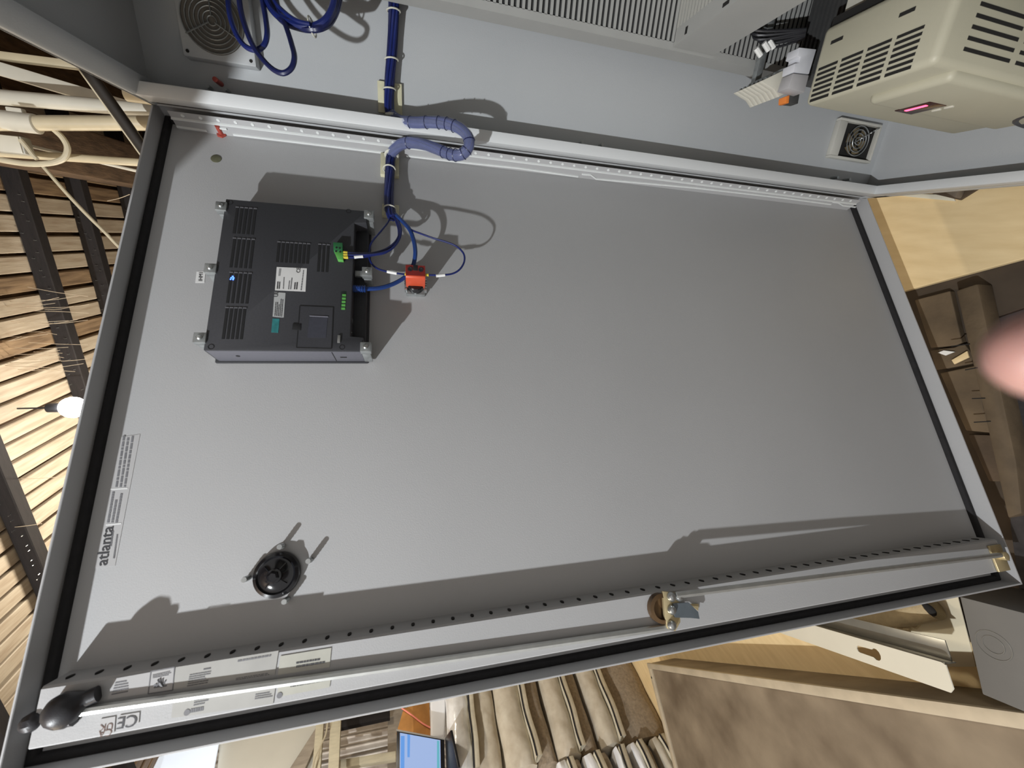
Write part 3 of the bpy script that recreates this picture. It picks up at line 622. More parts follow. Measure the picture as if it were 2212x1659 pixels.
    for i, (px, py) in enumerate(((727, 535), (734, 536), (726, 543), (735, 544))):
        q = DP(px, py, HT + 0.012); part('plug_screw', MB().cyl(q, vadd(q, (0, .0006, 0)), 0.0020, n=10), SLOT, plug)
    g = MB().prism([DP(x, y, 0.005) for x, y in ((738, 633), (751, 634), (749, 672), (736, 671))], (0, 0.010, 0))
    sk = part('green_socket', g, GREEND, t, bev=0.0006, label='green five way socket')
    for k in range(5):
        q = DP(743.5 - 0.5 * k, 638 + 7.2 * k, 0.0152); part('socket_pole', MB().box(vadd(q, (-.0022, 0, -.0035)), vadd(q, (.0022, .0008, .0035))), GREEN, sk)
    part('serial_port', MB().prism([DP(x, y, -0.010) for x, y in ((754, 692), (763, 692), (761, 715), (752, 715))], (0, 0.012, 0)), ZINC, t, bev=0.001, label='metal serial port')
    part('usb_port', MB().prism([DP(x, y, -0.010) for x, y in ((752, 722), (762, 722), (762, 725), (752, 725))], (0, 0.012, 0)), ZINC, t, bev=0.0005)
    part('earth_pin', MB().prism([DP(x, y, HT) for x, y in ((730, 725), (736, 725), (735, 741), (729, 741))], (0, 0.003, 0)), mat('pin_grey', (0.30, 0.30, 0.29), 0.5, 0.5, nscale=40, namt=0.2), t, bev=0.0004)
    # six mounting clips
    for i, (px, py, sgn) in enumerate(((478, 446, 1), (455, 580, 1), (432, 730, 1), (797, 464, -1), (793, 587, -1), (790, 750, -1))):
        q = DP(px, py, 0.016); s_ = 0.0100
        m = MB().box((q[0] - s_, 0.004, q[2] - s_), (q[0] + s_, 0.0185, q[2] + s_))
        lw = 0.004
        m.box((q[0] + s_ - lw, WP + 0.004, q[2] - 0.008), (q[0] + s_, 0.004, q[2] + 0.008))
        m.box((q[0] - s_, -0.0045, q[2] - sgn * s_ - sgn * 0.016), (q[0] + s_ * 0.3, 0.003, q[2] - sgn * s_))
        cl = part('mounting_clip', m, ZINCD, t, bev=0.0012, label='zinc mounting clip with a bright screw')
        sc = MB().lathe((q[0], 0.0185, q[2]), (0, 1, 0), [(0.0046, 0), (0.0046, 0.0022), (0.003, 0.0038), (0.001, 0.004)], 14)
        part('clip_screw', sc, ZINC, cl)
        part('clamp_screw', MB().cyl((q[0] + 0.002, WP + 0.0005, q[2]), (q[0] + 0.002, 0.006, q[2]), 0.003, n=8), ZINCD, cl)
    return t
build_panel()

# ================================================================== emergency stop contact block
def build_estop():
    q = DP(898, 634, WP); cu, cz = q[0] - 0.012, q[2]
    t = thing('contact_block', 'red contact block of the emergency stop on a zinc collar, fixed to the door', 'contact block', (cu, WP, cz), DROT)
    s = 0.0205
    base = MB().box((cu - s, WP, cz - s), (cu + s, WP + 0.010, cz + s))
    zc = part('collar', base, ZINCD, t, bev=0.002, label='zinc locking collar')
    for k in range(5):
        for sg in (-1, 1):
            part('collar_tooth', MB().box((cu - 0.013 + k * 0.0062, WP + 0.009, cz + sg * (s + 0.0035)), (cu - 0.0095 + k * 0.0062, WP + 0.022, cz + sg * (s - 0.002))), ZINC, zc)
    part('neck', MB().lathe((cu, WP + 0.010, cz), (0, 1, 0), [(0.0185, 0), (0.0185, 0.014), (0.0165, 0.0165), (0.010, 0.017)], 28), BLACKG, t, label='black round neck')
    part('neck_screw', MB().cyl((cu + s - 0.004, WP + 0.010, cz), (cu + s - 0.004, WP + 0.014, cz), 0.003, n=10), ZINC, t)
    rb = MB(); uu0, uu1 = cu - 0.0215, cu + 0.0085
    rb.prism([(uu0, WP + 0.016, cz - s), (uu1, WP + 0.016, cz - s), (uu1, 0.0125, cz - s), (uu1 - 0.003, 0.016, cz - s), (uu0, 0.016, cz - s)], (0, 0, 2 * s))
    r = part('red_block', rb, RED, t, bev=0.0016)
    tp = MB().box((uu0 + 0.0006, 0.016, cz - s + .0006), (uu1 - 0.0045, 0.0167, cz + s - .0006)); part('terminal_face', tp, REDD, r)
    for dz in (-0.011, 0.011):
        part('terminal_screw', MB().lathe((uu0 + 0.011, 0.0167, cz + dz), (0, 1, 0), [(0.0052, 0), (0.0052, 0.0012), (0.0034, 0.0012), (0.003, 0.0004)], 14), BLACKP, r)
    part('notch', MB().box((uu0 - 0.0002, 0.010, cz - 0.005), (uu0 + 0.014, 0.0173, cz + 0.005)), SLOT, r, bev=0.001)
build_estop()

# ================================================================== round black sounder with four studs
def build_sounder():
    q = DP(601, 1240, WP)
    t = thing('sounder', 'round black plastic sounder dish screwed low on the door near the top edge', 'sounder', (q[0], WP, q[2]), DROT)
    R = 0.0362
    d = MB().lathe((q[0], WP, q[2]), (0, 1, 0), [(R, 0), (R + 0.001, 0.006), (R - 0.001, 0.012), (R - 0.006, 0.0145), (R - 0.009, 0.012), (R * 0.60, 0.0125), (R * 0.42, 0.0165), (0.012, 0.0185), (0.0115, 0.0235), (0.004, 0.025)], 48)
    dish = part('dish', d, BLACKG, t, angle=30)
    for k in range(4):
        a = math.radians(40 + 90 * k); c, s = math.cos(a), math.sin(a)
        p0 = (q[0] + c * 0.011, WP + 0.0185, q[2] + s * 0.011); p1 = (q[0] + c * 0.023, WP + 0.0125, q[2] + s * 0.023)
        part('dish_rib', MB().tube([p0, p1], 0.0016, 6, 1), BLACKG, dish)
    part('dish_nut', MB().lathe((q[0], WP + 0.0245, q[2]), (0, 1, 0), [(0.009, 0), (0.009, 0.005), (0.006, 0.007)], 6), BLACKG, dish)
    door = bpy.data.objects['door']
    for (px, py) in ((612, 1179), (672, 1209), (538, 1248), (622, 1294)):
        p = DP(px, py, WP); st = MB().cyl(p, vadd(p, (0, 0.022, 0)), 0.0042, n=10)
        for k in range(5): st.torus(vadd(p, (0, 0.004 + k * 0.0035, 0)), (0, 1, 0), 0.0042, 0.0007, 10, 4)
        part('mounting_stud', st, ZINC, door, label='threaded stud beside the sounder')
build_sounder()

# ================================================================== wiring harness, cabinet wall to door
def build_harness():
    b = XP(845, 205, 0.0)
    t = thing('wiring_harness', 'blue wire harness looping from the cabinet wall over the hinge to the door', 'cable', b)
    W = lambda px, py, w: D2W(*DP(px, py, w))
    up = [XP(851, -60, 0.03), XP(851, 0, 0.026), XP(849, 60, 0.022), XP(846, 120, 0.020), XP(842, 170, 0.020), XP(840, 215, 0.020), XP(842, 240, 0.024)]
    d0 = float((np.array(up[-1]) - CW) @ RW[:, 2])
    dn0 = W(845, 335, -0.020)
    d1 = float((np.array(dn0) - CW) @ RW[:, 2])
    lp = [(848, 250, .0), (866, 262, .03), (895, 265, .055), (930, 264, .08), (965, 267, .10), (995, 279, .115), (1012, 298, .12), (1011, 320, .12), (995, 334, .115), (972, 333, .10), (945, 322, .085), (915, 312, .07), (888, 308, .055), (866, 312, .04), (852, 323, .02), (846, 333, .0)]
    loop = [AT(x, y, d0 + (d1 - d0) * i / (len(lp) - 1) - o * 0.55) for i, (x, y, o) in enumerate(lp)]
    dn = [W(843, 345, -0.022), W(842, 370, -0.024), W(841, 400, -0.024), W(840, 430, -0.022), W(842, 452, -0.020), W(848, 470, -0.016)]
    path = [Vector(p) for p in up + loop + dn]
    P = catmull(path, 5)
    nw = 8
    for k in range(nw):
        pts = []
        tg = None
        nrm = Vector((0.3, 0.2, 1)).normalized()
        for i in range(len(P)):
            d = (P[min(i + 1, len(P) - 1)] - P[max(i - 1, 0)]).normalized()
            nrm = (nrm - d * nrm.dot(d)).normalized(); bt = d.cross(nrm)
            a = 2 * math.pi * k / (nw - 1) + 0.06 * i; rr = 0.0076 if k else 0.0
            pts.append(P[i] + (nrm * math.cos(a) + bt * math.sin(a)) * rr)
        part('wire', MB().tube(pts, 0.0040, 6, 1), BLUE if k % 3 else BLUE2, t)
    L = catmull([Vector(p) for p in loop], 4)
    wr = MB().tube(L, 0.0126, 14, 1); w = part('spiral_wrap', wr, WRAP, t, label='milky translucent spiral wrap over the loop')
    # dark gaps of the spiral as thin blue rings
    for f in (0.13, 0.19, 0.235, 0.275, 0.31, 0.43, 0.49, 0.53, 0.575, 0.61, 0.645, 0.83):
        i = int(f * (len(L) - 1)); d = (L[i + 1] - L[i - 1]).normalized()
        part('wrap_gap', MB().torus(tuple(L[i]), tuple(d), 0.0126, 0.0010, 18, 5), BLUE2, w)
    def tie(p, axis, R=0.0138):
        part('cable_tie', MB().torus(p, axis, R, 0.0017, 20, 6), TIE, t)
    for (px, py, x) in ((850, 24, .024), (846, 129, .020), (841, 193, .020)): tie(XP(px, py, x), (0, 1, 0.05))
    for (px, py) in ((841, 366), (842, 452)):
        q = W(px, py, -0.022); tie(q, tuple(_eu))
    for q, ax in ((loop[0], (0, 1, 0)), (W(846, 335, -0.02), tuple(_eu))):
        part('cable_tie', MB().torus(q, ax, 0.0135, 0.0040, 20, 6), TIE, t)
    # adhesive tie mounts
    def pad(poly, off, label):
        part('tie_mount', MB().prism(poly, off), PADM, t, bev=0.0012, label=label)
    y0 = XP(840, 180, 0)[1]; y1 = XP(838, 247, 0)[1]; zc = XP(843, 215, 0)[2]
    pad([(0.0, y0, zc - .027), (0.0, y1, zc - .027), (0.0, y1, zc + .027), (0.0, y0, zc + .027)], (0.009, 0, 0), 'yellowed tie mount glued to the cabinet wall')
    def dpad(px0, py0, px1, py1, lab):
        a = DP(px0, py0, WP); c_ = DP(px1, py1, WP)
        pad([D2W(a[0], WP, a[2]), D2W(c_[0], WP, a[2]), D2W(c_[0], WP, c_[2]), D2W(a[0], WP, c_[2])], tuple(_ew * 0.010), lab)
    dpad(823, 336, 862, 387, 'yellowed tie mount glued to the door under the harness')
    dpad(826, 446, 862, 474, 'lower yellowed tie mount on the door')
    # branch wires on the door
    def br(pts, r, m, name='wire', label=None): return part(name, MB().tube([W(*p) for p in pts], r, 7, 7), m, t, label=label)
    br([(845, 462, -.018), (838, 480, -.012), (824, 498, -.002), (804, 522, .006), (797, 545, .010), (801, 566, .012), (815, 580, .012), (838, 587, .012), (862, 591, .012), (877, 593, .010)], 0.0020, BLUE)
    br([(849, 464, -.016), (860, 482, -.008), (864, 500, .0), (856, 520, .006), (838, 536, .010), (815, 545, .014), (790, 548, .018), (746, 546, .022)], 0.0026, BLUE2)
    br([(851, 464, -.016), (863, 484, -.006), (866, 503, .004), (859, 523, .010), (842, 540, .014), (818, 548, .018), (785, 551, .022), (746, 551, .022)], 0.0026, BLUE)
    br([(850, 466, -.018), (857, 482, -.012), (861, 498, -.006), (860, 515, .0), (850, 532, .006), (832, 546, .012), (808, 551, .016), (780, 556, .020), (748, 556, .022)], 0.0022, BLUE)
    br([(852, 462, -.016), (868, 477, -.006), (884, 495, .004), (893, 517, .008), (897, 540, .008), (896, 560, .004), (890, 580, -.004), (880, 594, -.012), (866, 605, -.014), (846, 615, -.012), (822, 622, -.008), (798, 624, -.004), (772, 624, 0.0)], 0.0046, BLUEL, 'data_cable', 'thicker blue network cable curving to the panel')
    br([(852, 464, -.016), (870, 482, -.004), (888, 496, .006), (910, 505, .012), (938, 515, .016), (965, 523, .018), (986, 532, .018), (1001, 547, .018), (1003, 564, .016), (994, 581, .014), (978, 591, .012), (955, 594, .012), (922, 594, .010)], 0.0021, BLUE)
    for (a, b2) in (((836, 586.5, .0125), (857, 590.5, .0125)), ((942, 596, .012), (961, 594, .012)), ((765, 555.5, .0215), (784, 554, .021))):
        part('wire_marker', MB().tube([W(*a), W(*b2)], 0.0033, 8, 1), WHITE, t, label='white wire marker sleeve')
    for (a, b2, m) in (((874, 592, .0105), (881, 593, .010), YEL), ((918, 594, .010), (926, 594, .011), YEL), ((742, 545, .022), (751, 546, .022), YEL), ((742, 550.5, .022), (751, 551, .022), YEL), ((742, 556, .022), (752, 556, .022), YEL)):
        part('ferrule', MB().tube([W(*a), W(*b2)], 0.0030, 8, 1), m, t)
    rj = MB().tube([W(757, 623, .002), W(775, 624, .002), W(790, 624, .0)], lambda f: 0.0075 - 0.0015 * f, 8, 2)
    for k in range(5): rj.torus(W(768 + 5 * k, 624, .002), tuple(np.array(W(790, 624, 0)) - np.array(W(757, 623, 0))), 0.0068, 0.0012, 10, 4)
    part('strain_boot', rj, BLUEL, t, label='ribbed blue strain relief boot')
    part('cable_clip', MB().tube([W(753, 622, .003), W(759, 622, .003)], 0.004, 8, 1), GREEN, t)
build_harness()

# ================================================================== hanging coil of blue cable
def build_coil():
    T0 = 0.735
    t = thing('cable_coil', 'bunched coil of spare dark blue cable hanging in front of the upper fan', 'cable', AT(600, 60, T0))
    A_ = lambda L: [AT(x, y, T0 + o) for x, y, o in L]
    for k in range(4):
        o = 0.004 * k; dx = (-5 + 3.6 * k); dy = (k % 2) * 5 - 2
        part('cable', MB().tube(A_([(572 + dx, -60, o), (578 + dx, -15, o), (590 + dx, 18, o), (612 + dx, 42 + dy, 0), (642 + dx, 55 + dy, o), (676 + dx, 60 + dy, 0), (704 + dx, 48 + dy, o), (721 + dx, 22, o), (728 + dx, -10, o), (730 + dx, -60, o)]), 0.0060, 8, 6), BLUE2 if k % 2 else BLUE, t)
    part('cable', MB().tube(A_([(575, -60, -.01), (590, -5, -.01), (610, 22, -.01), (640, 44, -.01), (670, 52, -.01)]), 0.0036, 8, 6), BLUE, t)
    part('cable', MB().tube(A_([(492, -50, -.02), (493, 5, -.02), (499, 42, -.02), (512, 76, -.02), (530, 100, -.02), (552, 108, -.02), (570, 98, -.02), (577, 74, -.02), (574, 40, -.01), (567, 0, 0), (560, -50, 0)]), 0.0046, 8, 6), BLUE, t)
    part('cable', MB().tube(A_([(513, -50, -.03), (518, 10, -.03), (528, 52, -.03), (545, 95, -.03), (566, 126, -.03), (590, 150, -.03), (612, 158, -.03), (630, 146, -.03), (636, 122, -.03), (630, 95, -.02), (621, 66, -.01), (611, 40, -.0), (598, 5, 0), (590, -50, 0)]), 0.0046, 8, 6), BLUE2, t)
    ax = np.array(AT(690, 56, T0)) - np.array(AT(660, 60, T0))
    part('cable_tie', MB().torus(AT(674, 58, T0 + .006), tuple(ax), 0.0150, 0.0016, 22, 6), TIE, t)
build_coil()

# ================================================================== fans in the cabinet wall
def build_fans():
    yc, zc = 0.155, 1.998; h = 0.066
    t = thing('filter_fan', 'square grey fan with concentric wire rings, high on the cabinet wall', 'fan', (0.0, yc, zc))
    fr = MB().box((0.0, yc - h, zc - h), (0.026, yc + h, zc + h)); part('fan_housing', fr, PAINT2, t, bev=0.003)
    part('fan_opening', MB().cyl((0.026, yc, zc + .004), (0.0266, yc, zc + .004), 0.056, n=40), mat('fan_shade', (0.16, 0.145, 0.125), 0.7, nscale=30, namt=0.2), t)
    for k in range(7):
        part('guard_ring', MB().torus((0.029, yc, zc + .004), (1, 0, 0), 0.008 + 0.0078 * k, 0.0011, 32, 5), ZINCD, t)
    for a in (0, 120, 240):
        c, s = math.cos(math.radians(a)), math.sin(math.radians(a))
        part('guard_spoke', MB().tube([(0.030, yc + c * .006, zc + .004 + s * .006), (0.030, yc + c * .057, zc + .004 + s * .057)], 0.0014, 5, 1), ZINCD, t)
    for sy in (-1, 1):
        for sz in (-1, 1):
            part('fan_screw', MB().cyl((0.026, yc + sy * .057, zc + sz * .057), (0.0275, yc + sy * .057, zc + sz * .057), 0.003, n=10), HOLE, t)
    # lower fan: pale frame around a dark opening with a spiral guard
    y0, y1, z0, z1 = 0.095, 0.200, 0.208, 0.372
    t = thing('exhaust_fan', 'small fan with dark opening low on the cabinet wall under the drive', 'fan', (0.0, (y0 + y1) / 2, (z0 + z1) / 2))
    f = MB(); e = 0.014; X = 0.016
    e = 0.007; f.box((0, y0, z0), (X, y0 + e, z1)).box((0, y1 - e, z0), (X, y1, z1)).box((0, y0 + e, z0), (X, y1 - e, z0 + e)).box((0, y0 + e, z1 - 0.030), (X, y1 - e, z1))
    part('fan_frame', f, mat('pale_frame', (0.56, 0.55, 0.50), 0.5, nscale=20, namt=0.1), t, bev=0.0015)
    part('fan_opening', MB().box((0.0, y0 + e, z0 + e), (0.003, y1 - e, z1 - e)), HOLE, t)
    cy, cz = (y0 + y1) / 2, (z0 + z1) / 2 - .006
    for k in range(4): part('guard_ring', MB().torus((0.016, cy, cz), (1, 0, 0), 0.010 + 0.010 * k, 0.0014, 28, 5), ZINCD, t)
    for a in range(0, 360, 60):
        c, s = math.cos(math.radians(a)), math.sin(math.radians(a))
        part('fan_blade', MB().prism([(0.006, cy + c * .010, cz + s * .010), (0.006, cy + math.cos(math.radians(a + 35)) * .012, cz + math.sin(math.radians(a + 35)) * .012), (0.009, cy + math.cos(math.radians(a + 40)) * .038, cz + math.sin(math.radians(a + 40)) * .038), (0.006, cy + c * .038, cz + s * .038)], (0.0015, 0, 0)), mat('blade_bronze', (0.17, 0.13, 0.07), 0.35, nscale=20, namt=0.3), t)
    sp = [(0.020 + 0.0025 * math.cos(k * 1.1), y0 + .045 + (y1 - y0 - .055) * (k / 60), z1 - .070 - .080 * (k / 60) + 0.0025 * math.sin(k * 1.1)) for k in range(61)]
    part('coiled_lead', MB().tube(sp, 0.0013, 5, 1), ZINC, t, label='bright coiled lead across the fan')
    for (z, ) in ((z1 + .004,), (z1 - .03,), (z1 - .06,)): pass
build_fans()

# ================================================================== slotted wiring ducts
def build_ducts():
    xa, xb, yf, yb = 0.058, 0.104, 0.232, 0.475
    t = thing('wiring_duct', 'grey slotted wiring duct running upright beside the cabinet wall', 'duct', (0.08, yb, 0.60))
    zb_, zt_ = 0.615, 2.02
    part('duct_cover', MB().prism([(xa, yf + .016, zb_), (xa, yf, zb_), (xb, yf, zb_), (xb, yf + .016, zb_), (xb - .002, yf + .016, zb_), (xb - .002, yf + .002, zb_), (xa + .002, yf + .002, zb_), (xa + .002, yf + .016, zb_)], (0, 0, zt_ - zb_)), DUCTM, t)
    part('duct_base', MB().box((xa, yb - .12, zb_), (xb - .001, yb, zt_)), DUCTB, t)
    fin = MB().box((0, yf + 0.014, 0), (0.002, yb, 0.0078)); me = mesh_of('duct_finger', MB().hexa([(0, 0, 0.0008), (.002, 0, 0.0008), (.002, .2, 0), (0, .2, 0), (0, 0, 0.0072), (.002, 0, 0.0072), (.002, .2, .008), (0, .2, .008)]), DUCTM, smooth=False)
    z = zb_; n = 0
    while z < zt_ - .01:
        piece('duct_finger', me, t, (xb - .002, yf + .015, z)); z += 0.0125
    part('duct_core', MB().box((xa + .004, yf + .02, zb_), (xb - .006, yb - .12, zt_)), DUCTB, t, smooth=False)
    # horizontal duct
    z0, z1 = 0.905, 1.016; x0, x1 = 0.106, 1.10; yf = 0.238
    t = thing('wiring_duct', 'grey slotted wiring duct crossing the cabinet above the contactors', 'duct', (0.6, yb, z0))
    part('duct_cover', MB().prism([(x0, yf + .034, z1), (x0, yf, z1), (x0, yf, z0), (x0, yf + .034, z0), (x0, yf + .034, z0 + .002), (x0, yf + .002, z0 + .002), (x0, yf + .002, z1 - .002), (x0, yf + .034, z1 - .002)], (x1 - x0, 0, 0)), DUCTM, t)
    part('duct_core', MB().box((x0, yf + .04, z0 + .006), (x1, yb, z1 - .006)), DUCTB, t, smooth=False)
    me = mesh_of('duct_finger', MB().box((0, 0, 0), (0.0082, .2, .002)), mat('duct_finger_pale', (0.44, 0.435, 0.40), 0.55, nscale=12, namt=0.05), smooth=False)
    x = x0
    while x < x1 - .01:
        piece('duct_finger', me, t, (x, yf + .033, z1 - .002)); piece('duct_finger', me, t, (x, yf + .033, z0)); x += 0.0120
    part('cover_slot', MB().box((0.265, yf + .006, z1 - .001), (0.283, yf + .013, z1 + .0006)), HOLE, t)
    part('cover_slot', MB().box((0.145, yf + .008, z1 - .001), (0.153, yf + .022, z1 + .0006)), HOLE, t)
build_ducts()

# ================================================================== motor drive, contactor and small parts
def build_drive():
    x0, x1, yf, yb, z0, z1 = 0.300, 0.535, 0.0986, 0.425, 0.345, 0.797
    t = thing('motor_drive', 'large beige motor drive with ventilation slots and glowing red display', 'drive', (0.42, yb, z0))
    c = MB().box((x0, yf, z0), (x1, 0.235, z1)); body = part('front_cover', c, BEIGE, t, bev=0.012, seg=3, angle=50)
    part('chassis', MB().box((x0 + .006, 0.250, z0 + .004), (x1 - .006, yb, z1 - .030)), BEIGEL, t, bev=0.004)
    part('chassis_gap', MB().box((x0 + .004, 0.232, z0 + .01), (x1 - .004, 0.252, z1 - .012)), HOLE, t)
    # raised centre of the cover with the display
    part('raised_cover', MB().box((x0 + 0.095, yf - 0.014, z0 + .03), (x1 - .006, yf + .01, z1 - .055)), BEIGE, t, bev=0.010, seg=3, angle=50)
    # slots in the top
    yr = [ZP(1765, 152, z1)[1], ZP(1748, 219, z1)[1]]
    xs = [ZP(1766, 152, z1)[0], ZP(1990, 70, z1)[0]]
    w = (xs[1] - xs[0] - 3 * 0.008) / 4
    me = mesh_of('vent_slot', MB().box((0, -0.0024, 0), (w, 0.0024, 0.0012)), HOLE, smooth=False)
    xs0 = x0 + 0.014
    for r in range(7):
        y = yr[0] + (yr[1] - yr[0]) * r / 6
        for k in range(4): piece('vent_slot', me, body, (xs0 + k * (w + .008), y, z1 - .0006))
    for (px, py) in ((1808, 87), (1960, 26)):
        q = ZP(px, py, z1); part('cover_slot', MB().box((q[0] - .012, q[1] - .003, z1 - .001), (q[0] + .012, q[1] + .003, z1 + .0008)), HOLE, body)
    # slots in the right hand side
    me = mesh_of('side_slot', MB().box((0, -.0026, -0.055), (0.0012, .0026, 0.055)), HOLE, smooth=False)
    for r in range(5): piece('side_slot', me, body, (x1 - .0006, 0.125 + r * 0.0145, z1 - 0.105)); piece('side_slot', me, body, (x1 - .0006, 0.125 + r * 0.0145, z1 - 0.23))
    # display
    q = YP(1985, 233, yf - .014)
    dp = part('display', MB().box((q[0] - .030, yf - .0152, q[2] - .026), (q[0] + .030, yf - .013, q[2] + .020)), mat('display_window', (0.055, 0.018, 0.015), 0.2, nscale=40, namt=0.2), t, bev=0.001, label='dark red display window')
    part('display_digits', MB().box((q[0] - .018, yf - .0162, q[2] + .004), (q[0] + .018, yf - .0150, q[2] + .0105)), LEDR, dp, label='glowing red digits')
    for k in range(2): part('keypad_button', MB().box((q[0] + .0 + k * .02, yf - .0165, q[2] - .040), (q[0] + .014 + k * .02, yf - .013, q[2] - .034)), BEIGEL, t, bev=0.001)
    # wire guard fan on the drive
    fx, fy, fz = 0.40, 0.335, 0.772
    for k in range(4): part('guard_ring', MB().torus((fx, fy, fz + .012), (0, 0, 1), 0.014 + .016 * k, 0.0018, 26, 5), ZINCD, t)
    part('guard_hub', MB().cyl((fx, fy, fz - .004), (fx, fy, fz + .012), 0.012, n=16), DGREY, t)
    for a in (20, 140, 260):
        c_, s_ = math.cos(math.radians(a)), math.sin(math.radians(a))
        part('guard_spoke', MB().tube([(fx + c_ * .01, fy + s_ * .01, fz + .013), (fx + c_ * .066, fy + s_ * .066, fz + .008)], 0.002, 5, 1), ZINCD, t)
    part('fan_pit', MB().cyl((fx, fy, fz - .004), (fx, fy, fz + .0015), 0.064, n=30), DGREY, t)
    # second module to the right
    xa, xb2 = 0.600, 0.80
    t2 = thing('motor_drive', 'second beige drive, further right and cut by the picture corner', 'drive', (0.70, yb, 0.42))
    c = part('front_cover', MB().box((xa, 0.150, 0.36), (xb2, 0.30, 0.775)), BEIGE, t2, bev=0.010, seg=3)
    part('chassis', MB().box((xa + .006, 0.30, 0.37), (xb2 - .006, yb, 0.76)), BEIGEL, t2, bev=0.004)
    me = mesh_of('vent_slot', MB().box((0, -.003, 0), (0.05, .003, 0.0012)), HOLE, smooth=False)
    for r in range(6):
        for k in range(3): piece('vent_slot', me, c, (xa + .016 + k * .058, 0.165 + .019 * r, 0.7745))
    # dark cable between the drives
    tc = MB().tube([YP(2230, 275, 0.09), YP(2196, 256, 0.088), (0.53, 0.092, 0.46), (0.50, 0.094, 0.44)], 0.006, 8, 6)
    single('drive_cable', tc, mat('grey_cable', (0.04, 0.042, 0.055), 0.4, nscale=30, namt=0.2), 'short dark cable leaving the front of the beige drive', 'cable')
    # contactor
    xw0, xw1 = 0.150, 0.262
    t3 = thing('contactor', 'dark grey contactor with ribbed sides between the ducts and the drive', 'contactor', (0.2, 0.45, 0.50))
    b = part('contactor_body', MB().box((xw0, 0.195, 0.515), (xw1, 0.465, 0.700)), DGREY, t3, bev=0.004)
    for k in range(9): part('arc_rib', MB().box((xw0 + .004 + k * .012, 0.20, 0.699), (xw0 + .009 + k * .012, 0.40, 0.706)), DGREY, b)
    for k in range(6): part('terminal_slot', MB().box((xw0 - .002, 0.205 + k * .022, 0.56), (xw0 + .001, 0.217 + k * .022, 0.69)), SLOT, b)
    # black control wires with white ferrule tubes above the contactor
    tw = thing('control_wires', 'fan of black control wires with white end sleeves under the crossing duct', 'cable', (0.15, 0.33, 0.80))
    for k in range(9):
        a = (0.112 + .003 * k, 0.29 + .008 * (k % 3), 0.80 + .006 * k); m_ = (0.14 + .003 * k, 0.262 + .006 * (k % 3), 0.775 + .009 * k); e_ = (0.175 + .004 * k, 0.275, 0.722 + .004 * k)
        part('wire', MB().tube([(0.108, 0.33, 0.83 + .006 * k), a, m_, e_], 0.0028, 6, 5), BLACKP, tw)
    for (px, py) in ((1636, 112), (1653, 100), (1664, 95)):
        q = XP(px, py, 0.165); part('end_sleeve', MB().tube([vadd(q, (0, .006, .006)), vadd(q, (0, -.006, -.012))], 0.0055, 8, 1), WHITE, tw)
    # white plug
    tp = thing('white_connector', 'stepped white plug housing beside the beige drive', 'connector', (0.28, 0.25, 0.58))
    X = 0.265
    P = [XP(x, y, X) for x, y in ((1727, 102), (1764, 106), (1748, 160), (1714, 156), (1717, 137), (1726, 135), (1729, 123), (1722, 121))]
    part('plug_body', MB().prism(P, (-0.03, 0, 0)), mat('pale_plug', (0.60, 0.61, 0.65), 0.5, nscale=30, namt=0.08), tp, bev=0.0015)
    P = [XP(x, y, X + .002) for x, y in ((1714, 158), (1748, 162), (1738, 200), (1703, 190))]
    part('plug_back', MB().prism(P, (-0.03, 0, 0)), mat('pale_grey_plug', (0.42, 0.41, 0.42), 0.5, nscale=30, namt=0.1), tp, bev=0.0015)
    # terminal blocks
    for k in range(7):
        X = 0.135 + 0.0125 * k
        P0 = [XP(x, y, 0.215) for x, y in ((1640, 177), (1688, 154), (1712, 160), (1709, 178), (1722, 190), (1678, 211), (1668, 195))]
        P = [(X, p[1], p[2]) for p in P0]
        tb = thing('terminal_block', 'cream rail terminal block, %s in the row between duct and drive' % ('nearest the cabinet wall', 'second from the cabinet wall', 'third from the cabinet wall', 'middle one', 'third from the white plug', 'second from the white plug', 'nearest the white plug')[k], 'terminal', (X, P[5][1], P[5][2]), group='cream terminal blocks')
        part('terminal_body', MB().prism(P, (0.0108, 0, 0)), BEIGEL, tb, bev=0.0008)
        a_, b_ = P[0], P[1]; q_ = vadd(vmul(a_, .7), vmul(b_, .3)); part('terminal_screw', MB().cyl(vadd(q_, (.0055, 0, -.002)), vadd(q_, (.0055, 0, .0022)), 0.003, n=8), ZINCD, tb)
        q_ = vadd(vmul(a_, .3), vmul(b_, .7)); part('terminal_screw', MB().cyl(vadd(q_, (.0055, 0, -.002)), vadd(q_, (.0055, 0, .0022)), 0.003, n=8), ZINCD, tb)
    part_ = thing('terminal_rail', 'steel rail carrying the row of cream terminal blocks', 'rail', (0.17, 0.19, 0.775))
    part('rail', MB().box((0.118, 0.188, 0.775), (0.224, 0.194, 0.797)).box((0.118, 0.19, 0.778), (0.132, 0.478, 0.794)), ZINCD, part_, bev=0.001)
    X = 0.24
    P = [XP(x, y, X) for x, y in ((1705, 205), (1728, 200), (1724, 224), (1702, 222))]
    tb = thing('end_stop', 'dark end stop with an orange face beside the cream terminal blocks', 'terminal', tuple(np.mean(P, axis=0)))
    part('stop_body', MB().prism(P, (-0.02, 0, 0)), DGREY, tb, bev=0.001)
    P = [XP(x, y, X + .001) for x, y in ((1698, 208), (1706, 205), (1704, 223), (1697, 222))]
    part('stop_face', MB().prism(P, (-0.02, 0, 0)), ORANGE, tb, bev=0.001)
build_drive()

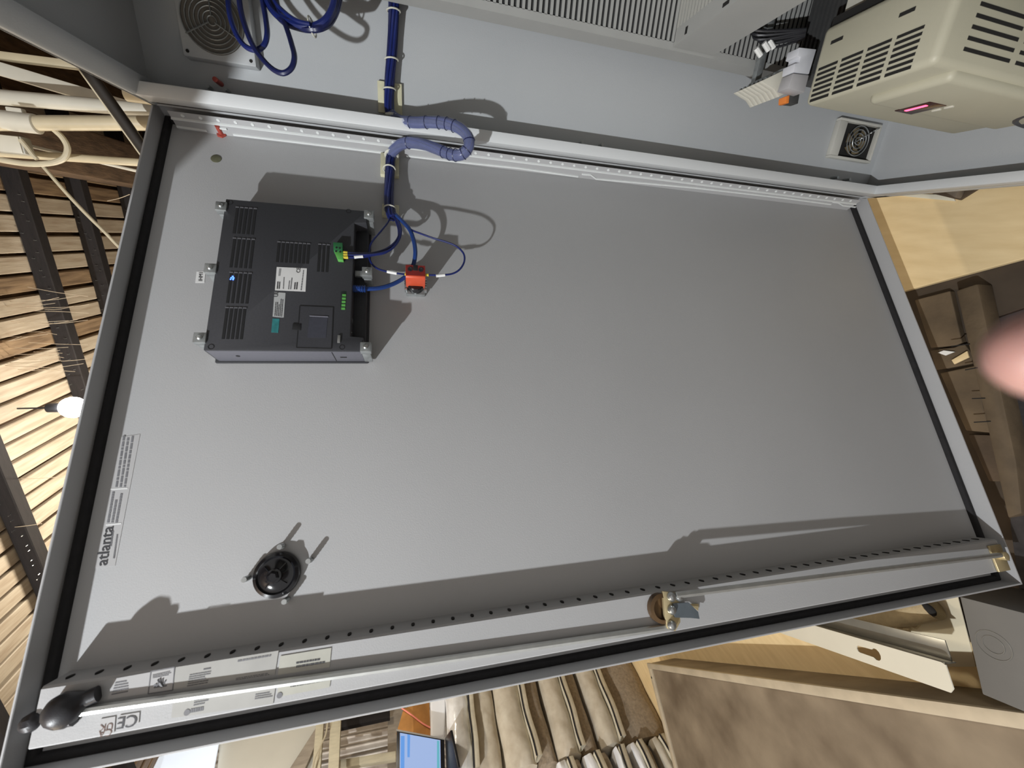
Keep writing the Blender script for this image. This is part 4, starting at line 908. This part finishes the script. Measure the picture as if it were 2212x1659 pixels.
# ================================================================== conduits and cables behind the cabinet top
def build_conduits():
    X = -0.70
    def vpipe(name, p_top, p_bot, r, m, label, x=X, ext=1.4):
        a = np.array(XP(*p_top, x)); b = np.array(XP(*p_bot, x)); y = (a[1] + b[1]) / 2
        dy = (b[1] - a[1]) / (b[2] - a[2])
        zh = 3.40 if x > X - .001 else 3.19; hi = (x, a[1] + dy * (zh - a[2]), zh); lo = (x, b[1] + dy * (0.0 - b[2]), 0.0)
        t = thing(name, label, 'pipe', (lo[0], lo[1], 0.0)); part('tube', MB().cyl(lo, hi, r, n=20), m, t); return t, dy, a
    vpipe('conduit', (0, 210), (310, 237), 0.0215, PVC, 'pale grey conduit, the thick one nearest the cabinet top corner')
    t, dy, a = vpipe('conduit', (0, 266), (310, 266), 0.0215, PVCY, 'yellowed conduit with a coupling, second from the cabinet top', x=X + .06)
    q = XP(43, 264, X + .06); part('coupling', MB().lathe((q[0], q[1], q[2] - .045), (0, 0, 1), [(0.024, 0), (0.028, .002), (0.028, .088), (0.024, .09)], 20), PVC, t)
    q = XP(36, 243, X + .06); part('coupling_ear', MB().box((q[0] - .010, q[1] - .012, q[2] - .02), (q[0] + .010, q[1] + .012, q[2] + .02)), PVC, t, bev=0.003)
    vpipe('conduit', (0, 330), (300, 351), 0.0130, PVCY, 'thin yellowed conduit, third from the cabinet top', x=X - .06)
    vpipe('conduit', (140, 333), (290, 368), 0.0055, PVC, 'thin pale tube beside the yellowed conduits', x=X - .10)
    # box under the coupling with a looped cable
    q = XP(16, 312, X + .02)
    bx = thing('conduit_box', 'small grey conduit box fixed beside the coupling', 'box', (q[0], q[1], q[2] - .06))
    part('box_body', MB().box((q[0] - .02, q[1] - .026, q[2] - .055), (q[0] + .02, q[1] + .026, q[2] + .075)), mat('conduit_box_grey', (0.44, 0.42, 0.36), 0.5, nscale=10, namt=0.15), bx, bev=0.005)
    part('box_cover', MB().box((q[0] + .02, q[1] - .024, q[2] - .05), (q[0] + .024, q[1] + .024, q[2] + .07)), PVC, bx, bev=0.002)
    L = [XP(x, y, X + .05) for x, y in ((104, 272), (120, 283), (137, 300), (146, 320), (140, 340), (120, 350), (92, 354), (60, 354), (28, 350), (-10, 343), (-60, 332))]
    single('looped_cable', MB().tube(L, 0.0085, 10, 6), CABLEW, 'stiff pale cable bent in a loop beside the yellowed conduit', 'cable')
    L = [XP(x, y, X + .06) for x, y in ((44, 302), (58, 318), (72, 336), (80, 344))]
    single('cable_stub', MB().tube(L, 0.0065, 8, 5), CABLEW, 'short cable stub leaving the grey conduit box', 'cable')
    L = [XP(x, y, X - .1) for x, y in ((92, 358), (118, 388), (150, 424), (190, 466), (228, 503), (258, 534), (300, 570))]
    single('slanting_cable', MB().tube(L, 0.0060, 8, 5), CABLEW, 'thin pale cable slanting across the joists to the door edge', 'cable')
    # dark pole with a pale lower edge
    a, b = np.array(XP(146, 92, X + .16)), np.array(XP(318, 333, X + .16)); d = b - a
    t = thing('diagonal_pole', 'dark slanting pole in front of the conduits above the cabinet', 'pole', tuple(b))
    part('pole', MB().cyl(tuple(a - d * .5), tuple(b + d * .6), 0.0165, n=16), CABLED, t)
    off = np.array(XP(154, 118, X + .18)) - np.array(XP(163, 114, X + .18))
    part('pale_strip', MB().cyl(tuple(a - d * .5 + off * 1.3), tuple(b + d * .6 + off * 1.3), 0.0050, n=8), CABLEW, t, label='pale strip along the pole')
    # two stubby elbows at the cabinet corner
    for i, (p, q, lab) in enumerate((((272, 178), (322, 205), 'upper stub of white conduit at the cabinet corner'), ((272, 204), (330, 212), 'lower stub of white conduit at the cabinet corner'))):
        a = XP(*p, -0.35); b = XP(*q, -0.35)
        single('conduit_stub', MB().tube([a, vadd(vmul(a, .5), vmul(b, .5)), b, vadd(b, vsub(b, a))] + ([(-0.10, b[1] + .10, b[2] - .20), (-0.006, b[1] + .13, b[2] - .22)] if i else []), 0.0165, 14, 4), PVCY if i else PVC, lab, 'pipe')
    # timber braces in the dark corner
    for k, (p, q, r, m, lab) in enumerate((((0, 118), (175, 140), .011, PVCY, 'thin pale batten in the dark corner above the cabinet'), ((-10, 145), (225, 215), .020, PVC, 'pale slanting batten meeting the thick conduit'))):
        a = np.array(XP(*p, X - .10)); b = np.array(XP(*q, X - .10)); d = (b - a)
        n_ = np.cross(d / np.linalg.norm(d), [1, 0, 0]) * r
        a2, b2 = a - d * .6, b + d * .25
        mb = MB().prism([tuple(a2 - n_), tuple(b2 - n_), tuple(b2 + n_), tuple(a2 + n_)], (-0.03, 0, 0))
        single('batten', mb, m, lab, 'batten', bev=0.003)
    # cobwebs
    wb = MB(); rnd = random.Random(5)
    for k in range(26):
        y = rnd.uniform(640, 800); x0 = rnd.uniform(-20, 90); L = rnd.uniform(60, 150)
        a = AT(x0, y, 1.9); b = AT(min(x0 + L, 192), y + rnd.uniform(-8, 6), 1.8); m_ = AT(x0 + L / 2, y + rnd.uniform(0, 5), 1.85)
        wb.tube([a, m_, b], 0.0011, 4, 3)
    for (x0, y0, x1, y1) in ((0, 1140, 90, 1131), (-10, 1034, 140, 1030), (232, 434, 280, 420), (60, 620, 190, 640), (0, 1557, 20, 1553)):
        wb.tube([AT(x0, y0, 1.9), AT((x0 + x1) / 2, (y0 + y1) / 2 + 2, 1.85), AT(x1, y1, 1.8)], 0.0013, 4, 3)
    single('cobweb', wb, WEB, 'fine cobweb strands hanging under the roof joists', 'cobweb', kind='stuff')
build_conduits()

# ================================================================== bulb
def build_bulb():
    c = AT(158, 880, 1.90)
    t = thing('ceiling_bulb', 'glaring bare bulb hanging under the joists at the door top edge', 'lamp', c)
    part('bulb', MB().sphere(c, 0.050, 20, 14), BULB, t, label='glowing white bulb')
    part('lamp_socket', MB().lathe((c[0], c[1], c[2] + .045), (0, 0, 1), [(0.018, 0), (0.022, .01), (0.022, .05), (0.008, .06)], 16), BLACKP, t)
    part('lamp_cord', MB().cyl((c[0], c[1], c[2] + .10), (c[0], c[1], 3.43), 0.004, n=8), BLACKP, t)
    bpy.data.objects['bulb_light'].location = (c[0], c[1], c[2] - 0.075)
build_bulb()

# ================================================================== floor in view
def build_floor_things():
    # plywood sheet under the cabinet
    a = ZP(1955, 634, 0); b = ZP(2215, 556, 0)
    mb = MB().prism([(-1.9, -0.62, -0.02), (a[0] - .02, a[1], -0.02), (b[0] + .4, b[1] + .19, -0.02), (1.9, 1.6, -0.02), (-1.9, 1.6, -0.02)], (0, 0, 0.02))
    single('plywood_sheet', mb, PLY, 'bright plywood sheet on the floor under the cabinet', 'plywood', base=(0, 0, 0), bev=0.002, smooth=False)
    a = ZP(1400, 1560, 0)
    mb = MB().prism([(-2.2, -4.3, -0.02), (1.3, -4.3, -0.02), (1.3, -1.30, -0.02), (-0.4, -1.18, -0.02), (-2.2, -1.15, -0.02)], (0, 0, 0.02))
    single('plywood_sheet', mb, PLY, 'stained plywood sheet behind the door, under the tan steel box', 'plywood', base=(0, -2, 0), bev=0.002, smooth=False)
    # pale lit strip, wedge and stone near the plinth
    P = [ZP(x, y, 0.0) for x, y in ((1893, 417), (2060, 421), (2066, 435), (1990, 428))]
    single('lit_base_strip', MB().prism(P, (0, 0, 0.006)), mat('lit_base', (0.80, 0.76, 0.62), 0.5, nscale=10, namt=0.1), 'pale strip of trim lying on plywood under the cabinet edge', 'trim', bev=0.001)  # light on the cabinet base edge imitated by a pale strip
    P = [ZP(x, y, 0.0) for x, y in ((1986, 411), (2128, 402), (2078, 433))]
    single('dark_wedge', MB().prism(P, (0, 0, 0.010)), PLANKD, 'dark wooden wedge under the cabinet front edge', 'wedge', bev=0.002)
    P = [ZP(x, y, 0.011) for x, y in ((2046, 412), (2090, 404), (2078, 431))]
    single('grey_stone', MB().prism(P, (0, 0, 0.03)), ROCK, 'small grey stone on the dark wedge below the cabinet', 'stone', bev=0.006, seg=2)
    # wide boards: a person's shadow on the floor is put into their colour
    def plank(px, z, th, m, label, name='shadow_board'):
        P = [ZP(x, y, z) for x, y in px]
        P = [(p[0], p[1], z - th) for p in P]
        return single(name, MB().prism(P, (0, 0, th)), m, label, 'board', bev=0.003, smooth=False)
    plank(((1975, 648), (2052, 628), (2078, 740), (2064, 746), (2010, 752)), 0.002, .022, PLANKM, 'old brown board lying between plywood edge and weathered timber')
    plank(((2008, 756), (2062, 750), (2082, 742), (2098, 762), (2101, 785), (2022, 800)), 0.004, .024, PLANKM, 'short brown board behind the door bottom, before the long one')
    plank(((2030, 806), (2110, 789), (2124, 880), (2140, 935), (2086, 930)), 0.002, .022, PLANKM, 'long brown board with cracked edge behind the door bottom')
    plank(((2090, 938), (2150, 940), (2174, 1040), (2136, 1040)), 0.0, .020, PLANKD, 'dark board continuing behind the door bottom')
    P = [ZP(x, y, 0.007) for x, y in ((2027, 762), (2040, 757), (2064, 760), (2044, 768))]
    single('white_chip', MB().prism(P, (0, 0, 0.003)), WHITE, 'white paint chip on the old boards', 'chip')
    P = [ZP(x, y, 0.007) for x, y in ((2058, 778), (2092, 758), (2096, 772), (2064, 787))]
    single('pale_offcut', MB().prism(P, (0, 0, 0.006)), PLY, 'small pale plywood offcut on the old boards', 'offcut', bev=0.001)
    # weathered timber
    P0 = [ZP(x, y, 0.045) for x, y in ((2064, 628), (2112, 612), (2196, 1000), (2208, 1110), (2176, 1120), (2140, 960))]
    mb = MB().prism([(p[0], p[1], -0.02) for p in P0], (0, 0, 0.065))
    tb = thing('weathered_timber', 'weathered timber beam with cracks lying across the floor', 'timber', (P0[0][0], P0[0][1], -0.02))
    part('beam', mb, PLANKM, tb, bev=0.006, seg=2)
    for (x0, y0, x1, y1) in ((2055, 748, 2095, 743), (2085, 799, 2112, 794), (2100, 861, 2128, 860), (2104, 912, 2140, 910)):
        a, b = ZP(x0, y0, .0455), ZP(x1, y1, .0455); part('crack', MB().tube([a, b], 0.0016, 5, 1), HOLE, tb)
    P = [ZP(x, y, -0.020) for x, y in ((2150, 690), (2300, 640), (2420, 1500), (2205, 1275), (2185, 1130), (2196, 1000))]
    single('shadow_mat', MB().prism(P, (0, 0, 0.006)), SHADEM, 'dark rubber mat on the ground beyond the weathered timber', 'mat', bev=0.001)  # added dark sheet where the ground lies in shadow
build_floor_things()

# ================================================================== tan steel box lying on its back, with bracket, junction box, glove
def build_box():
    HB = 0.20
    a = np.array(ZP(1397, 1432, HB)); b = np.array(ZP(2225, 1541.5, HB)); c = np.array(ZP(1445, 1680, HB))
    d1 = (b - a); L1 = np.linalg.norm(d1) + .25; d1 /= np.linalg.norm(d1)
    d2 = np.array([-d1[1], d1[0], 0]); d2 = d2 if (c - a) @ d2 > 0 else -d2
    L2 = 0.575
    t = thing('steel_box', 'large stained tan sheet steel box lying on its back behind the door', 'box', (a[0], a[1], 0.0))
    P = lambda s, r, z: tuple(a + d1 * s + d2 * r + np.array([0, 0, z - HB]))
    mb = MB().hexa([P(0.004, .004, 0), P(L1, .004, 0), P(L1, L2, 0), P(.004, L2, 0), P(.004, .004, HB - .014), P(L1, .004, HB - .014), P(L1, L2, HB - .014), P(.004, L2, HB - .014)])
    part('box_body', mb, STEELB, t, smooth=False)
    part('long_rim', MB().hexa([P(0, 0, HB - .016), P(L1, 0, HB - .016), P(L1, .036, HB - .016), P(0, .030, HB - .016), P(0, 0, HB + .002), P(L1, 0, HB + .002), P(L1, .036, HB + .002), P(0, .030, HB + .002)]), STEELR, t, bev=0.004, label='pale folded rim along the side next to the door')
    part('short_rim', MB().hexa([P(0, .024, HB - .016), P(.034, .030, HB - .016), P(.034, L2, HB - .016), P(0, L2, HB - .016), P(0, .024, HB), P(.034, .030, HB), P(.034, L2, HB), P(0, L2, HB)]), STEELR, t, bev=0.004, label='pale folded rim along the short end')
    q = P(0.016, 0.075, HB + .0003); part('rim_hole', MB().cyl(q, vadd(q, (0, 0, .0008)), 0.006, n=12), HOLE, t)
    # junction box standing on the floor
    HJ = 0.20; p0 = np.array(ZP(2074, 1292, HJ)); p1 = np.array(ZP(2122, 1500, HJ)); e1 = (p1 - p0); E1 = np.linalg.norm(e1); e1 /= E1
    e2 = np.array([-e1[1], e1[0], 0]); pr = np.array(ZP(2212, 1470, HJ)); e2 = e2 if (pr - p1) @ e2 > 0 else -e2
    t = thing('junction_box', 'grey steel junction box with a round knockout, at the door bottom corner', 'box', (p0[0], p0[1], 0))
    Q = lambda s, r, z: tuple(p0 + e1 * s + e2 * r + np.array([0, 0, z - HJ]))
    part('box_body', MB().hexa([Q(-.004, 0, 0), Q(E1, 0, 0), Q(E1, .15, 0), Q(-.004, .15, 0), Q(-.004, 0, HJ), Q(E1, 0, HJ), Q(E1, .15, HJ), Q(-.004, .15, HJ)]), JBOX, t, bev=0.003)
    ctr = np.array(ZP(2146, 1394, HJ + 0.0003))
    for R, sw in ((0.033, 0.0013), (0.020, 0.0013)):
        part('knockout_ring', MB().torus(tuple(ctr + (e1 * .0 if R > .02 else e1 * -.001)), (0, 0, 1), R, sw, 36, 5), mat('knockout_dark', (0.15, 0.145, 0.13), 0.5, nscale=20, namt=0.1), t)
    # cream sheet plate lying on the floor
    P_ = [ZP(x, y, 0.0) for x, y in ((1760, 1330), (2066, 1270), (2110, 1440), (2030, 1440), (1850, 1385))]
    single('cream_plate', MB().prism(P_, (0, 0, 0.004)), CREAM, 'glossy cream plate lying on the plywood beside the grey junction box', 'plate', bev=0.001)
    # leather glove on the plate
    g = thing('work_glove', 'tan leather work glove with open cuff lying on the cream plate', 'glove', ZP(1960, 1360, 0.004))
    h = 0.03
    cuff = [ZP(1890, 1345, h), ZP(1925, 1345, h), ZP(1962, 1338, h), ZP(1992, 1330, h + .005), ZP(2012, 1322, h + .01)]
    body = MB().tube([ZP(1850, 1330, h), ZP(1895, 1335, h), ZP(1940, 1332, h + .005), ZP(1985, 1322, h + .008), ZP(2015, 1312, h + .01)], lambda f: 0.026 + 0.010 * f, 14, 5)
    part('glove_hand', body, GLOVE, g)
    for pts, r in (([(1930, 1335), (1945, 1352), (1955, 1368)], .014), ([(1965, 1340), (1960, 1356), (1952, 1370)], .012), ([(1868, 1335), (1895, 1352), (1925, 1364)], .013), ([(1985, 1332), (1982, 1344), (1975, 1354)], .011)):
        part('glove_finger', MB().tube([ZP(x, y, .022) for x, y in pts], lambda f, r=r: r * (1.1 - .35 * f), 10, 5), GLOVE, g)
    q0, q1 = ZP(2002, 1314, h + .012), ZP(2016, 1310, h + .013)
    part('cuff_opening', MB().sphere(ZP(2005, 1316, h + .034), .020, 14, 8, (1.1, .8, .45)), HOLE, g, label='dark opening of the cuff')
    # channel bracket leaning on the rim of the steel box
    A = np.array(ZP(1672, 1362, 0.07)); B = np.array(ZP(2066, 1500, HB + .025)); C_ = np.array(ZP(2073, 1440, HB + .025)); A2 = A
    t = thing('channel_bracket', 'glossy cream channel bracket with a keyhole slot leaning on the steel box', 'bracket', (A[0], A[1], 0.0))
    d = B - A; d /= np.linalg.norm(d); wv = (C_ - B); wv = wv - d * (wv @ d); Wd = np.linalg.norm(wv); wv /= Wd; nn = np.cross(d, wv); nn = nn if nn[2] > 0 else -nn
    Lb = np.linalg.norm(B - A)
    K = lambda s, r, z=0: tuple(A + d * s + wv * r + nn * z)
    Wd = Wd * 0.98; th = 0.003
    # plate built around a keyhole opening
    ks, kr = Lb * 0.66, Wd * 0.52
    key = []
    hw, hr, hl = 0.010, 0.017, 0.066
    for k in range(9): an = math.radians(50 + 260 * k / 8); key.append((ks + hl * .5 - math.cos(math.radians(180)) * 0 + hr * math.cos(an - math.pi), kr + hr * math.sin(an - math.pi)))
    keyo = [(ks + hl * .5 + hr * math.cos(math.radians(a_)), kr + hr * math.sin(math.radians(a_))) for a_ in range(-140, 141, 35)]
    keyo += [(ks - hl * .5 + hw * math.cos(math.radians(a_)), kr + hw * math.sin(math.radians(a_))) for a_ in range(90, 271, 45)]
    outer = [(0, 0), (Lb - .012, 0), (Lb, .012), (Lb, Wd - .004), (Lb - .01, Wd), (0, Wd)]
    bm = bmesh.new()
    def loopv(pts, z): return [bm.verts.new(K(s_, r_, z)) for s_, r_ in pts]
    o0 = loopv(outer, 0); k0 = loopv(keyo, 0)
    es = [bm.edges.new((o0[i], o0[(i + 1) % len(o0)])) for i in range(len(o0))] + [bm.edges.new((k0[i], k0[(i + 1) % len(k0)])) for i in range(len(k0))]
    fl_ = bmesh.ops.triangle_fill(bm, use_beauty=True, use_dissolve=False, edges=es)
    fs_ = [f for f in fl_['geom'] if isinstance(f, bmesh.types.BMFace)]
    ex = bmesh.ops.extrude_face_region(bm, geom=fs_); vv = [v for v in ex['geom'] if isinstance(v, bmesh.types.BMVert)]
    bmesh.ops.translate(bm, vec=Vector(nn * th), verts=vv)
    bm.verts.index_update(); mb = MB().add([tuple(v.co) for v in bm.verts], [tuple(v.index for v in f.verts) for f in bm.faces]); bm.free()
    part('bracket_plate', mb, BRKT, t, smooth=False)
    part('bracket_flange', MB().hexa([K(0, Wd - .003, 0), K(Lb - .004, Wd - .003, 0), K(Lb - .004, Wd, 0), K(0, Wd, 0), K(0, Wd - .003, -.040), K(Lb - .012, Wd - .003, -.040), K(Lb - .012, Wd, -.040), K(0, Wd, -.040)]), GALV, t, bev=0.0008, label='galvanised flange of the bracket')
    part('bracket_return', MB().hexa([K(0, Wd, -.037), K(Lb - .02, Wd, -.037), K(Lb - .02, Wd + .05, -.037), K(0, Wd + .05, -.037), K(0, Wd, -.040), K(Lb - .02, Wd, -.040), K(Lb - .02, Wd + .05, -.040), K(0, Wd + .05, -.040)]), GALV, t, bev=0.0008, label='galvanised return flange')
build_box()

# ================================================================== sacks, laptop and the rest of the background
def build_sacks():
    Y = -3.17; rnd = random.Random(11)
    def sack(name, label, x0, x1, z0, z1, m_top, m_bot, seamz, group, wavy=0.005, film=False):
        t = thing(name, label, 'sack', ((x0 + x1) / 2, Y - .25, z0))
        n = 14; zc = (z0 + z1) / 2; hz = (z1 - z0) / 2
        ph = rnd.uniform(0, 6)
        def outline(x, f):                                    # f from 0 bottom to 1 top on the end face; rounded section in (y, z)
            sag = wavy * math.sin(7 * x + ph) + wavy * .5 * math.sin(19 * x + ph * 2)
            e = min(1.0, min(x - x0, x1 - x) / 0.09 + 0.55)
            return sag, e
        def bulge(za, zb2, ya, yb2, m, nm, lab=None):
            rows = []; mb = MB()
            for i in range(n + 1):
                x = x0 + (x1 - x0) * i / n; sag, e = outline(x, 0); row = []
                for j in range(7):
                    a = j / 6; z = za + (zb2 - za) * a + sag; y = ya + (yb2 - ya) * (math.sin(math.pi * a) ** .6) * e + 0.006 * math.sin(23 * x + 9 * a + ph)
                    row.append((x, y, z))
                row += [(x, Y - .52, zb2 + sag), (x, Y - .52, za + sag)]
                rows.append(row)
            k = 9; vs = [p for r in rows for p in r]; fs = []
            for i in range(n):
                for j in range(k): fs.append((i * k + j, i * k + (j + 1) % k, (i + 1) * k + (j + 1) % k, (i + 1) * k + j))
            fs += [tuple(range(k))[::-1], tuple(range(n * k, n * k + k))]
            mb.add(vs, fs); return part(nm, mb, m, t, lab, angle=70)
        bulge(seamz + .002, z1, Y - .035, Y + .020, m_top, 'sack_top')
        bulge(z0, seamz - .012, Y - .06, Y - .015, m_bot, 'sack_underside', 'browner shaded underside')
        # sewn closing tape with two dark threads
        tape = MB(); th = MB(); pts = []
        rows = []
        for i in range(n + 1):
            x = x0 + .01 + (x1 - x0 - .02) * i / n; sag, e = outline(x, 0)
            pts.append((x, Y + .034 + .006 * math.sin(17 * x + ph), seamz + sag * 1.2))
        vs = []; fs = []
        for (x, y, z) in pts: vs += [(x, Y - .03, z - .004), (x, y, z - .026), (x, y + .003, z - .024), (x, y + .002, z + .010), (x, Y - .03, z + .012)]
        for i in range(n):
            for j in range(5): fs.append((i * 5 + j, i * 5 + (j + 1) % 5, (i + 1) * 5 + (j + 1) % 5, (i + 1) * 5 + j))
        tape.add(vs, fs); part('closing_tape', tape, KRAFTL, t, angle=60, label='cream closing tape')
        for dz in (0.013, 0.019):
            part('seam_thread', MB().tube([vadd(p, (0, .004, dz - .006)) for p in pts], 0.0028, 5, 2), THREAD, t)
        return t
    seams = [YP(1300, 1500, Y)[2] - .02, YP(1225, 1520, Y)[2] - .008, YP(1137, 1540, Y)[2]]; bounds = [YP(1372, 1500, Y)[2], YP(1268, 1520, Y)[2], YP(1180, 1530, Y)[2], YP(1075, 1550, Y)[2]]
    X1 = YP(1378, 1600, Y)[0] - .02; X0 = X1 - 0.95
    G = 'stacked paper sacks behind the door'
    labs = ['lowest kraft paper sack of the stack, next to the steel box corner', 'middle kraft paper sack of the stack, with a dark double seam', 'kraft paper sack right under the film wrapped one']
    bounds[0] = 0.003
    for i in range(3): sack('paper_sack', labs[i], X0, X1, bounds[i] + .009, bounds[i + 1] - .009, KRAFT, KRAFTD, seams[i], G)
    sack('wrapped_sack', 'shiny film wrapped sack on top of the paper sack stack', X0, X1 - .02, bounds[3] + .009, YP(965, 1560, Y)[2], FILM, KRAFT, YP(1020, 1580, Y)[2], G)
    # a second column: white ended sacks nearer the camera's edge
    b2 = [0.0, 0.24, YP(1368, 1640, Y)[2], YP(1330, 1640, Y)[2], YP(1262, 1640, Y)[2], YP(1200, 1640, Y)[2]]; b2[1] = b2[2] * .5; s2 = [b2[1] * .6, b2[1] * 1.5, YP(1388, 1620, Y)[2] + .1, YP(1314, 1620, Y)[2] - .03, YP(1248, 1640, Y)[2] - .03]
    s2 = [b2[i] * .45 + b2[i + 1] * .55 for i in range(5)]
    l2 = ['lowest white sack of the second stack', 'white sack second from the floor in the second stack', 'white ended sack in the middle of the second stack', 'white ended sack with a black seam near the second stack top', 'topmost sack of the second stack, beside the film wrapped sack']
    for i in range(5): sack('white_sack', l2[i], X1 + .02, X1 + .9, b2[i] + .010, b2[i + 1] - .010, WHITEB if i else KRAFT, KRAFTD, s2[i], 'white ended sacks of the second stack', 0.006)
    # white bag standing on the stack, cardboard and pink cord
    P = [YP(x, y, Y - .10) for x, y in ((929, 1505), (962, 1496), (962, 1548), (960, 1588), (930, 1592))]
    wbag = thing('white_bag', 'plain white plastic bag on the sacks beside the laptop', 'bag', (P[4][0], Y - .2, min(p[2] for p in P)))
    part('bag_body', MB().prism(P, (0, -0.10, 0)), WHITEB, wbag, bev=0.012, seg=3)
    P = [YP(x, y, Y - .14) for x, y in ((872, 1530), (927, 1514), (931, 1600), (856, 1584))]
    single('cardboard_sheet', MB().prism(P, (0, -0.02, 0)), CARD, 'orange brown cardboard standing behind the laptop', 'cardboard', bev=0.002)
    L = [YP(x, y, Y - .125) for x, y in ((868, 1530), (890, 1545), (912, 1562), (930, 1572))]
    single('pink_cord', MB().tube(L, 0.0045, 8, 4), PINK, 'pink cord slanting over the orange cardboard', 'cord')
    # laptop standing on the sacks, screen towards the camera
    LY = Y + 0.02
    t = thing('laptop', 'open black laptop with a pale blue window on screen, on the sack stack', 'laptop', YP(958, 1640, LY))
    q = lambda x, y, o=0: vadd(YP(x, y, LY), (0, o, 0))
    part('screen_lid', MB().prism([q(857, 1578), q(960, 1597), q(962, 1720), q(855, 1720)], (0, -.012, 0)), LAPB, t, bev=0.003)
    part('screen', MB().prism([q(864, 1583, .0008), q(951, 1599, .0008), q(953, 1716, .0008), q(863, 1716, .0008)], (0, -.002, 0)), SCRN, t, smooth=False, label='lit pale blue screen')
    part('screen_band', MB().prism([q(866, 1590, .0014), q(874, 1590, .0014), q(873, 1716, .0014), q(865, 1716, .0014)], (0, -.001, 0)), SCRN2, t, smooth=False)
    part('screen_band', MB().prism([q(880, 1586, .0014), q(886, 1588, .0014), q(885, 1636, .0014), q(880, 1636, .0014)], (0, -.001, 0)), SCRN2, t, smooth=False)
    part('screen_band', MB().prism([q(944, 1600, .0014), q(949, 1601, .0014), q(950, 1716, .0014), q(944, 1716, .0014)], (0, -.001, 0)), SCRN3, t, smooth=False)
    part('lid_edge', MB().prism([q(856, 1575), q(962, 1595), q(960, 1598), q(857, 1579)], (0, -.010, 0)), LAPS, t)
    part('keyboard_base', MB().prism([q(961, 1594, 0), q(972, 1600, .10), q(988, 1690, .14), q(966, 1715, 0)], (0.0, 0, -0.014)), LAPB, t, bev=0.002)
build_sacks()

def build_back_wall_things():
    Y = -3.6
    def slab(name, px, y, th, m, label, cat):
        P = [YP(a, b, y) for a, b in px]; return single(name, MB().prism(P, (0, -th, 0)), m, label, cat, bev=0.002)
    slab('daylit_sheet', ((296, 1662), (312, 1645), (475, 1590), (462, 1659), (455, 1720), (270, 1720)), -4.0, .02, PANELW, 'bluish white translucent sheet with daylight behind it, left of the beige board', 'window')
    slab('beige_board', ((476, 1590), (694, 1540), (676, 1659), (668, 1740), (462, 1740)), -4.05, .03, BEIGEB, 'large beige board on the far wall beside the bluish white sheet', 'board')
    slab('beige_side_board', ((690, 1560), (684, 1600), (668, 1640), (640, 1700), (600, 1700)), -3.98, .02, POSTG, 'darker slanted board edge over the beige board', 'board')
    slab('pale_post', ((683, 1555), (700, 1550), (686, 1740), (668, 1740)), -3.9, .05, POST, 'pale timber post left of the corrugated wall', 'post')
    slab('pale_post', ((714, 1545), (737, 1540), (728, 1740), (705, 1740)), -3.9, .05, POST, 'pale timber post touching the corrugated wall sheet', 'post')
    L = [YP(x, y, -3.84) for x, y in ((708, 1556), (704, 1585), (692, 1612), (680, 1640), (672, 1680))]
    single('wall_wire', MB().tube(L, 0.006, 6, 5), CABLEW, 'thin wire hanging between the two pale posts', 'wire')
    slab('grey_post', ((838, 1530), (876, 1520), (858, 1580), (856, 1740), (836, 1740)), -4.3, .06, POSTG, 'grey timber post right of the corrugated wall', 'post')
    slab('pale_rail', ((728, 1642), (855, 1622), (855, 1640), (727, 1660)), -4.2, .04, POST, 'pale rail across the corrugated wall', 'rail')
    slab('dark_beam', ((734, 1556), (842, 1534), (842, 1549), (734, 1572)), -4.2, .05, JOIST, 'dark beam above the corrugated wall', 'beam')
    for k in range(3):
        q = YP(768 + k * 1.2, 1586 + 13 * k, -4.62)
build_back_wall_things()

# ================================================================== the photographer's fingertip at the lens
def build_finger():
    def cp(px, py, t): return Vector(AT(px, py, t))
    tip = cp(2240, 762, 0.070)
    ax = (cp(2400, 790, 0.080) - cp(2240, 762, 0.070)).normalized()
    back = Vector(RW[:, 2])                                    # away from the camera
    side = ax.cross(back).normalized(); back = side.cross(ax).normalized()
    prof = [(-0.0072, 0.0012), (-0.0064, 0.0034), (-0.0046, 0.0056), (-0.0020, 0.0071), (0.002, 0.0079), (0.008, 0.0083), (0.014, 0.0080), (0.020, 0.0084), (0.026, 0.0090), (0.034, 0.0086), (0.045, 0.0088), (0.055, 0.0095), (0.062, 0.0092)]
    n = 24; vs = []; fs = []
    for h, r in prof:
        bend = 0.0025 * max(0, (h - .02) / .04) ** 2
        for i in range(n):
            a = 2 * math.pi * i / n
            vs.append(tuple(tip + ax * h + side * (r * math.cos(a)) + back * (r * 0.88 * math.sin(a) + bend)))
    for k in range(len(prof) - 1):
        for i in range(n): fs.append((k * n + i, k * n + (i + 1) % n, (k + 1) * n + (i + 1) % n, (k + 1) * n + i))
    fs += [tuple(range(n))[::-1], tuple(range((len(prof) - 1) * n, len(prof) * n))]
    t = thing('person', "blurred fingertip of a hand reaching in at the right picture edge", 'person', tuple(tip))
    part('finger', MB().add(vs, fs), SKIN, t, angle=80)
    nv = MB()
    for j in range(6):
        for i in range(7):
            h = -0.0045 + 0.0105 * j / 5; a = math.radians(55 + 70 * i / 6); r = np.interp(h, [p[0] for p in prof], [p[1] for p in prof]) + 0.0002
            nv.v.append(tuple(tip + ax * h + side * (r * math.cos(a)) + back * (r * .88 * math.sin(a))))
    for j in range(5):
        for i in range(6): nv.f.append((j * 7 + i, j * 7 + i + 1, j * 7 + i + 8, j * 7 + i + 7))
    part('fingernail', nv, NAIL, t, angle=80)
build_finger()
